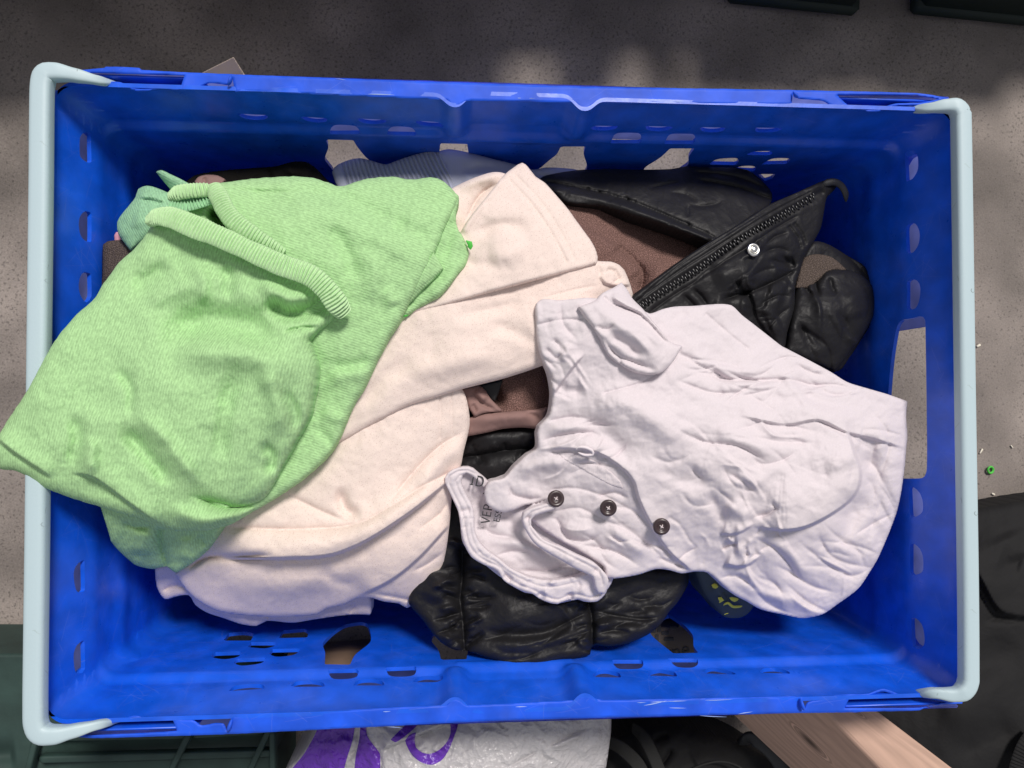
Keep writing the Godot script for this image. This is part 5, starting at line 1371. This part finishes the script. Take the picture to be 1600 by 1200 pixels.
	part("piping", band_mesh([1080, 1202, 9.0, 1, 1105, 1193, 9.1, 1, 1130, 1190, 9.0, 1, 1155, 1198, 8.5, 1, 1175, 1215, 8, 1], 1.6, 1.4, {"ring": 8}), M.strap, r)
	# timber
	var w := thing("timber", "pale planed wooden timber lying below the crate's lower right corner", "timber")
	var q := [P(1276, 1098, 0.175), P(1436, 1262, 0.195), P(1354, 1096, 0.175), P(1572, 1262, 0.195)]
	var lowq := [P(1127, 1098, 0.085), P(1301, 1262, 0.095)]
	var V := PackedVector3Array()
	var U := PackedVector2Array()
	var I := PackedInt32Array()
	var ring := func(e: int) -> Array:
		var l: Vector3 = q[e]
		var rr: Vector3 = q[e + 2]
		var bl: Vector3 = lowq[e]
		var ac := (rr - l).normalized()
		var dw := (bl - l).normalized()
		return [l + ac * 0.003, l + ac * 0.001 + dw * 0.001, l + dw * 0.003, bl, bl + rr - l, rr + dw * 0.003, rr - ac * 0.001 + dw * 0.001, rr - ac * 0.003]
	var r0: Array = ring.call(0)
	var r1: Array = ring.call(1)
	var run := 0.0
	for k in r0.size() + 1:
		var i := k % r0.size()
		if k: run += r0[i].distance_to(r0[(k - 1) % r0.size()])
		V.append(r0[i])
		V.append(r1[i])
		U.append(Vector2(0.1, run / 0.16))
		U.append(Vector2(0.1 + q[0].distance_to(q[1]) / 0.20, run / 0.16))
	for k in r0.size():
		I.append_array(PackedInt32Array([k * 2, k * 2 + 2, k * 2 + 1, k * 2 + 1, k * 2 + 2, k * 2 + 3]))
	var flat := SurfaceTool.new()
	flat.begin(Mesh.PRIMITIVE_TRIANGLES)
	for v in I:
		flat.set_uv(U[v])
		flat.set_smooth_group(-1)
		flat.add_vertex(V[v])
	flat.generate_normals()
	part("plank", flat.commit(), M.wood, w)
	# dark trousers at the right
	var tr := thing("black_jacket", "black cloth jacket with piped seams lying at the lower right", "clothing")
	part("cloth", cloth_mesh([1440, 800, 1500, 797, 1530, 793, 1560, 788, 1600, 781, 1680, 770, 1720, 1000, 1720, 1320, 1430, 1320, 1330, 1140, 1350, 1090, 1420, 1000], [1480, 810, 3.0, 1600, 790, 4.0, 1700, 1000, 6.0, 1560, 900, 6.5, 1560, 1000, 6.0, 1500, 1120, 7.5, 1400, 1120, 6.0, 1600, 1180, 7.0, 1450, 1250, 6.5, 1560, 1250, 6.5],
		[["s", 6, 26, [1600, 965, 1561, 955, 1532, 908, 1515, 875], 0.0], ["c", 3, 4, [1522, 908, 1553, 962, 1600, 972], 0.0], ["c", 4, 6, [1535, 972, 1560, 965, 1590, 968]], ["r", 6, 40, [1460, 1130, 1540, 1080, 1600, 1060]], ["r", -6, 26, [1440, 1090, 1530, 1040, 1600, 1020]], ["r", -5, 26, [1480, 1190, 1540, 1150, 1600, 1130]], ["r", 5, 30, [1570, 830, 1590, 880]], ["r", -4, 20, [1560, 870, 1600, 880]]],
		{"noise": [[3.0, 0.008, 365]], "round": 6.0, "skirt": 0.04, "step": 3.0}), M.black_cloth, tr)
	part("ribbed_cuff", band_mesh([1612, 1150, 7.6, 1, 1600, 1170, 8.0, 1, 1590, 1200, 8.2, 1, 1585, 1230, 8.2, 1], 16.0, 6.0, {"rib": 2.6, "rib_amp": 0.7, "step": 0.0004}), M.black_cloth, tr)
	# things seen through the openings of the near wall
	single("plank_scrap", boxed(P(535, 1035, 0.03), Vector3(0.09, 0.03, 0.030), 0.002, 0.05), M.board, "brown board seen through the wall opening left of the plastic bag", "board")
	var pb := thing("printed_box", "brown-grey printed card seen through the wall opening under the black jacket", "box")
	var pc := P(1056, 1002, 0.10) - Vector3(0, 0.05, -0.002)
	var pbox := part("card", boxed(pc, Vector3(0.085, 0.10, 0.028), 0.001), M.dark_card, pb)
	for k in [[-0.020, -0.012, 7, 3], [-0.014, -0.015, 3, 8], [-0.009, -0.010, 6, 3], [-0.016, -0.006, 3, 6], [-0.006, -0.005, 8, 3], [-0.002, -0.014, 5, 3], [0.004, -0.016, 3, 3], [0.008, -0.013, 3, 3], [-0.021, -0.003, 3, 3]]:
		part("printed_square", boxed(pc + Vector3(k[0], 0.0502, k[1] + 0.001), Vector3(k[2] * 0.001, 0.0006, k[3] * 0.001), 0.0001), M.ink, pb)
	var tm := TextMesh.new()
	tm.text = "Type"
	var fnt := SystemFont.new()
	fnt.font_names = PackedStringArray(["Droid Sans"])
	tm.font = fnt
	tm.font_size = 32
	tm.pixel_size = 0.0105 / 24.0
	tm.depth = 0.0008
	var o := part("lettering", tm, M.ink, pb)
	o.transform = Transform3D(Basis(Vector3.UP, 0.22) * Basis(Vector3.RIGHT, -PI / 2), pc + Vector3(-0.003, 0.0503, 0.008))
	# corner of a card behind the crate
	single("card_corner", cloth_mesh([365, 89, 372, 100, 440, 215, 330, 262, 215, 165, 335, 104], [365, 90, 17.5, 440, 215, 12.0, 330, 260, 10.0, 215, 165, 14.0, 340, 150, 15.5], [], {"sharp": true, "round": 0.2, "skirt": 0.10}), M.cardboard, "beige card corner sticking out behind the crate", "card")
	# litter on the floor at the right
	single("green_loop", lathe([2.0, 1.2, 2.6, 2.2, 3.6, 2.4, 4.3, 1.4, 3.6, 0.2, 2.4, 0.2, 2.0, 1.2], P(1546, 734, 0.001), Vector3(0.15, 0.98, 0.1).normalized(), 18), M.green_tag, "tiny bright green plastic loop on the floor right of the crate", "litter")
	for k in [[1529, 540, 4.5, 2.2, 0.5, "curled pale scrap on the floor by the right bar"], [1533, 705, 5.5, 1.6, 1.0, "pale wood chip on the floor above the green loop"], [1552, 772, 3.5, 1.8, -0.4, "pale wood chip on the floor below the green loop"], [1581, 698, 3.5, 1.2, 2.2, "small pale wood chip at the photo's right edge"]]:
		single("wood_chip", boxed(P(k[0], k[1], 0.0012), Vector3(k[2] * 0.001, 0.0014, k[3] * 0.001), 0.0004, k[4]), M.chip, k[5], "litter", "pale chips on the floor")
	# dark green boxes at the top right; an added, unseen slatted board on them shades the floor
	for k in [[1240, 17, 0.122, "dark green box at the top edge, left of the corner one"], [1525, 34, 0.13, "dark green box in the top right corner"]]:
		var base := P(k[0], k[1], 0.0)
		var bx := thing("storage_box", k[3], "box", Vector3(base.x, 0, base.z), "dark green boxes at the top edge")
		var bm := part("body", boxed(Vector3(base.x, 0.074, base.z - 0.10), Vector3(k[2], 0.146, 0.2), 0.006, -0.06), M.bin_dark, bx)
		part("flange", boxed(Vector3(base.x, 0.012, base.z - 0.10), Vector3(k[2] + 0.008, 0.014, 0.208), 0.004, -0.06), M.bin_dark, bx)

func _ready() -> void:
	seed(4)
	var cam := Camera3D.new()
	cam.name = "camera"
	cam.fov = rad_to_deg(2.0 * atan(600.0 / FOCAL))
	cam.transform = Transform3D(Basis(ax_r, ax_u, ax_b).orthonormalized(), eye)
	cam.near = 0.02
	cam.far = 60.0
	add_child(cam)
	cam.current = true
	var env := Environment.new()
	env.background_mode = Environment.BG_SKY
	var sky := Sky.new()
	var sm := ProceduralSkyMaterial.new()
	sm.sky_top_color = Color(0.82, 0.83, 0.86)
	sm.sky_horizon_color = Color(0.74, 0.74, 0.755)
	sm.ground_bottom_color = Color(0.2, 0.19, 0.18)
	sm.ground_horizon_color = Color(0.5, 0.5, 0.5)
	sm.sun_angle_max = 1.0
	sky.sky_material = sm
	env.sky = sky
	env.background_energy_multiplier = 0.26
	env.tonemap_mode = Environment.TONE_MAPPER_LINEAR
	env.tonemap_exposure = 2.1
	env.sdfgi_enabled = true
	env.ssao_enabled = true
	env.ssil_enabled = true
	var we := WorldEnvironment.new()
	we.name = "world_environment"
	we.environment = env
	add_child(we)
	var sun := DirectionalLight3D.new()
	sun.name = "sun"
	sun.light_energy = 0.5
	sun.light_angular_distance = 12.0
	sun.light_color = Color(1.0, 0.975, 0.95)
	sun.shadow_enabled = true
	add_child(sun)
	sun.look_at_from_position(Vector3(0.42, 1.6, -1.0), Vector3.ZERO)

	make_materials()
	var pm := PlaneMesh.new()
	pm.size = Vector2(60, 60)
	structure("floor", pm, M.concrete)
	make_crate()
	make_surroundings()
	make_small_clothes()
	make_jacket()
	make_cream()
	make_white()
	make_green()
	make_shade_slats()

func make_shade_slats() -> void:
	# added, unseen slats; their gaps are shaped to dapple the shaded floor
	var t := thing("added_shade_slats", "added unseen slats on the dark green boxes, placed to shade and dapple the floor", "shelf")
	t.rotation.y = 0.056
	t.position = Vector3(0, 0, -0.379)
	for k in [[-1.4, 0.047], [0.092, 0.155], [0.185, 0.21], [0.225, 1.4]]:
		part("shade_slat", boxed(Vector3((k[0] + k[1]) * 0.5, 0.156, -0.018), Vector3(k[1] - k[0], 0.012, 0.034), 0.002), M.board, t).position = Vector3.ZERO
	for k in 8:
		part("shade_slat", boxed(Vector3(0, 0.156, -0.0885 - k * 0.107), Vector3(2.8, 0.012, 0.105), 0.002), M.board, t).position = Vector3.ZERO
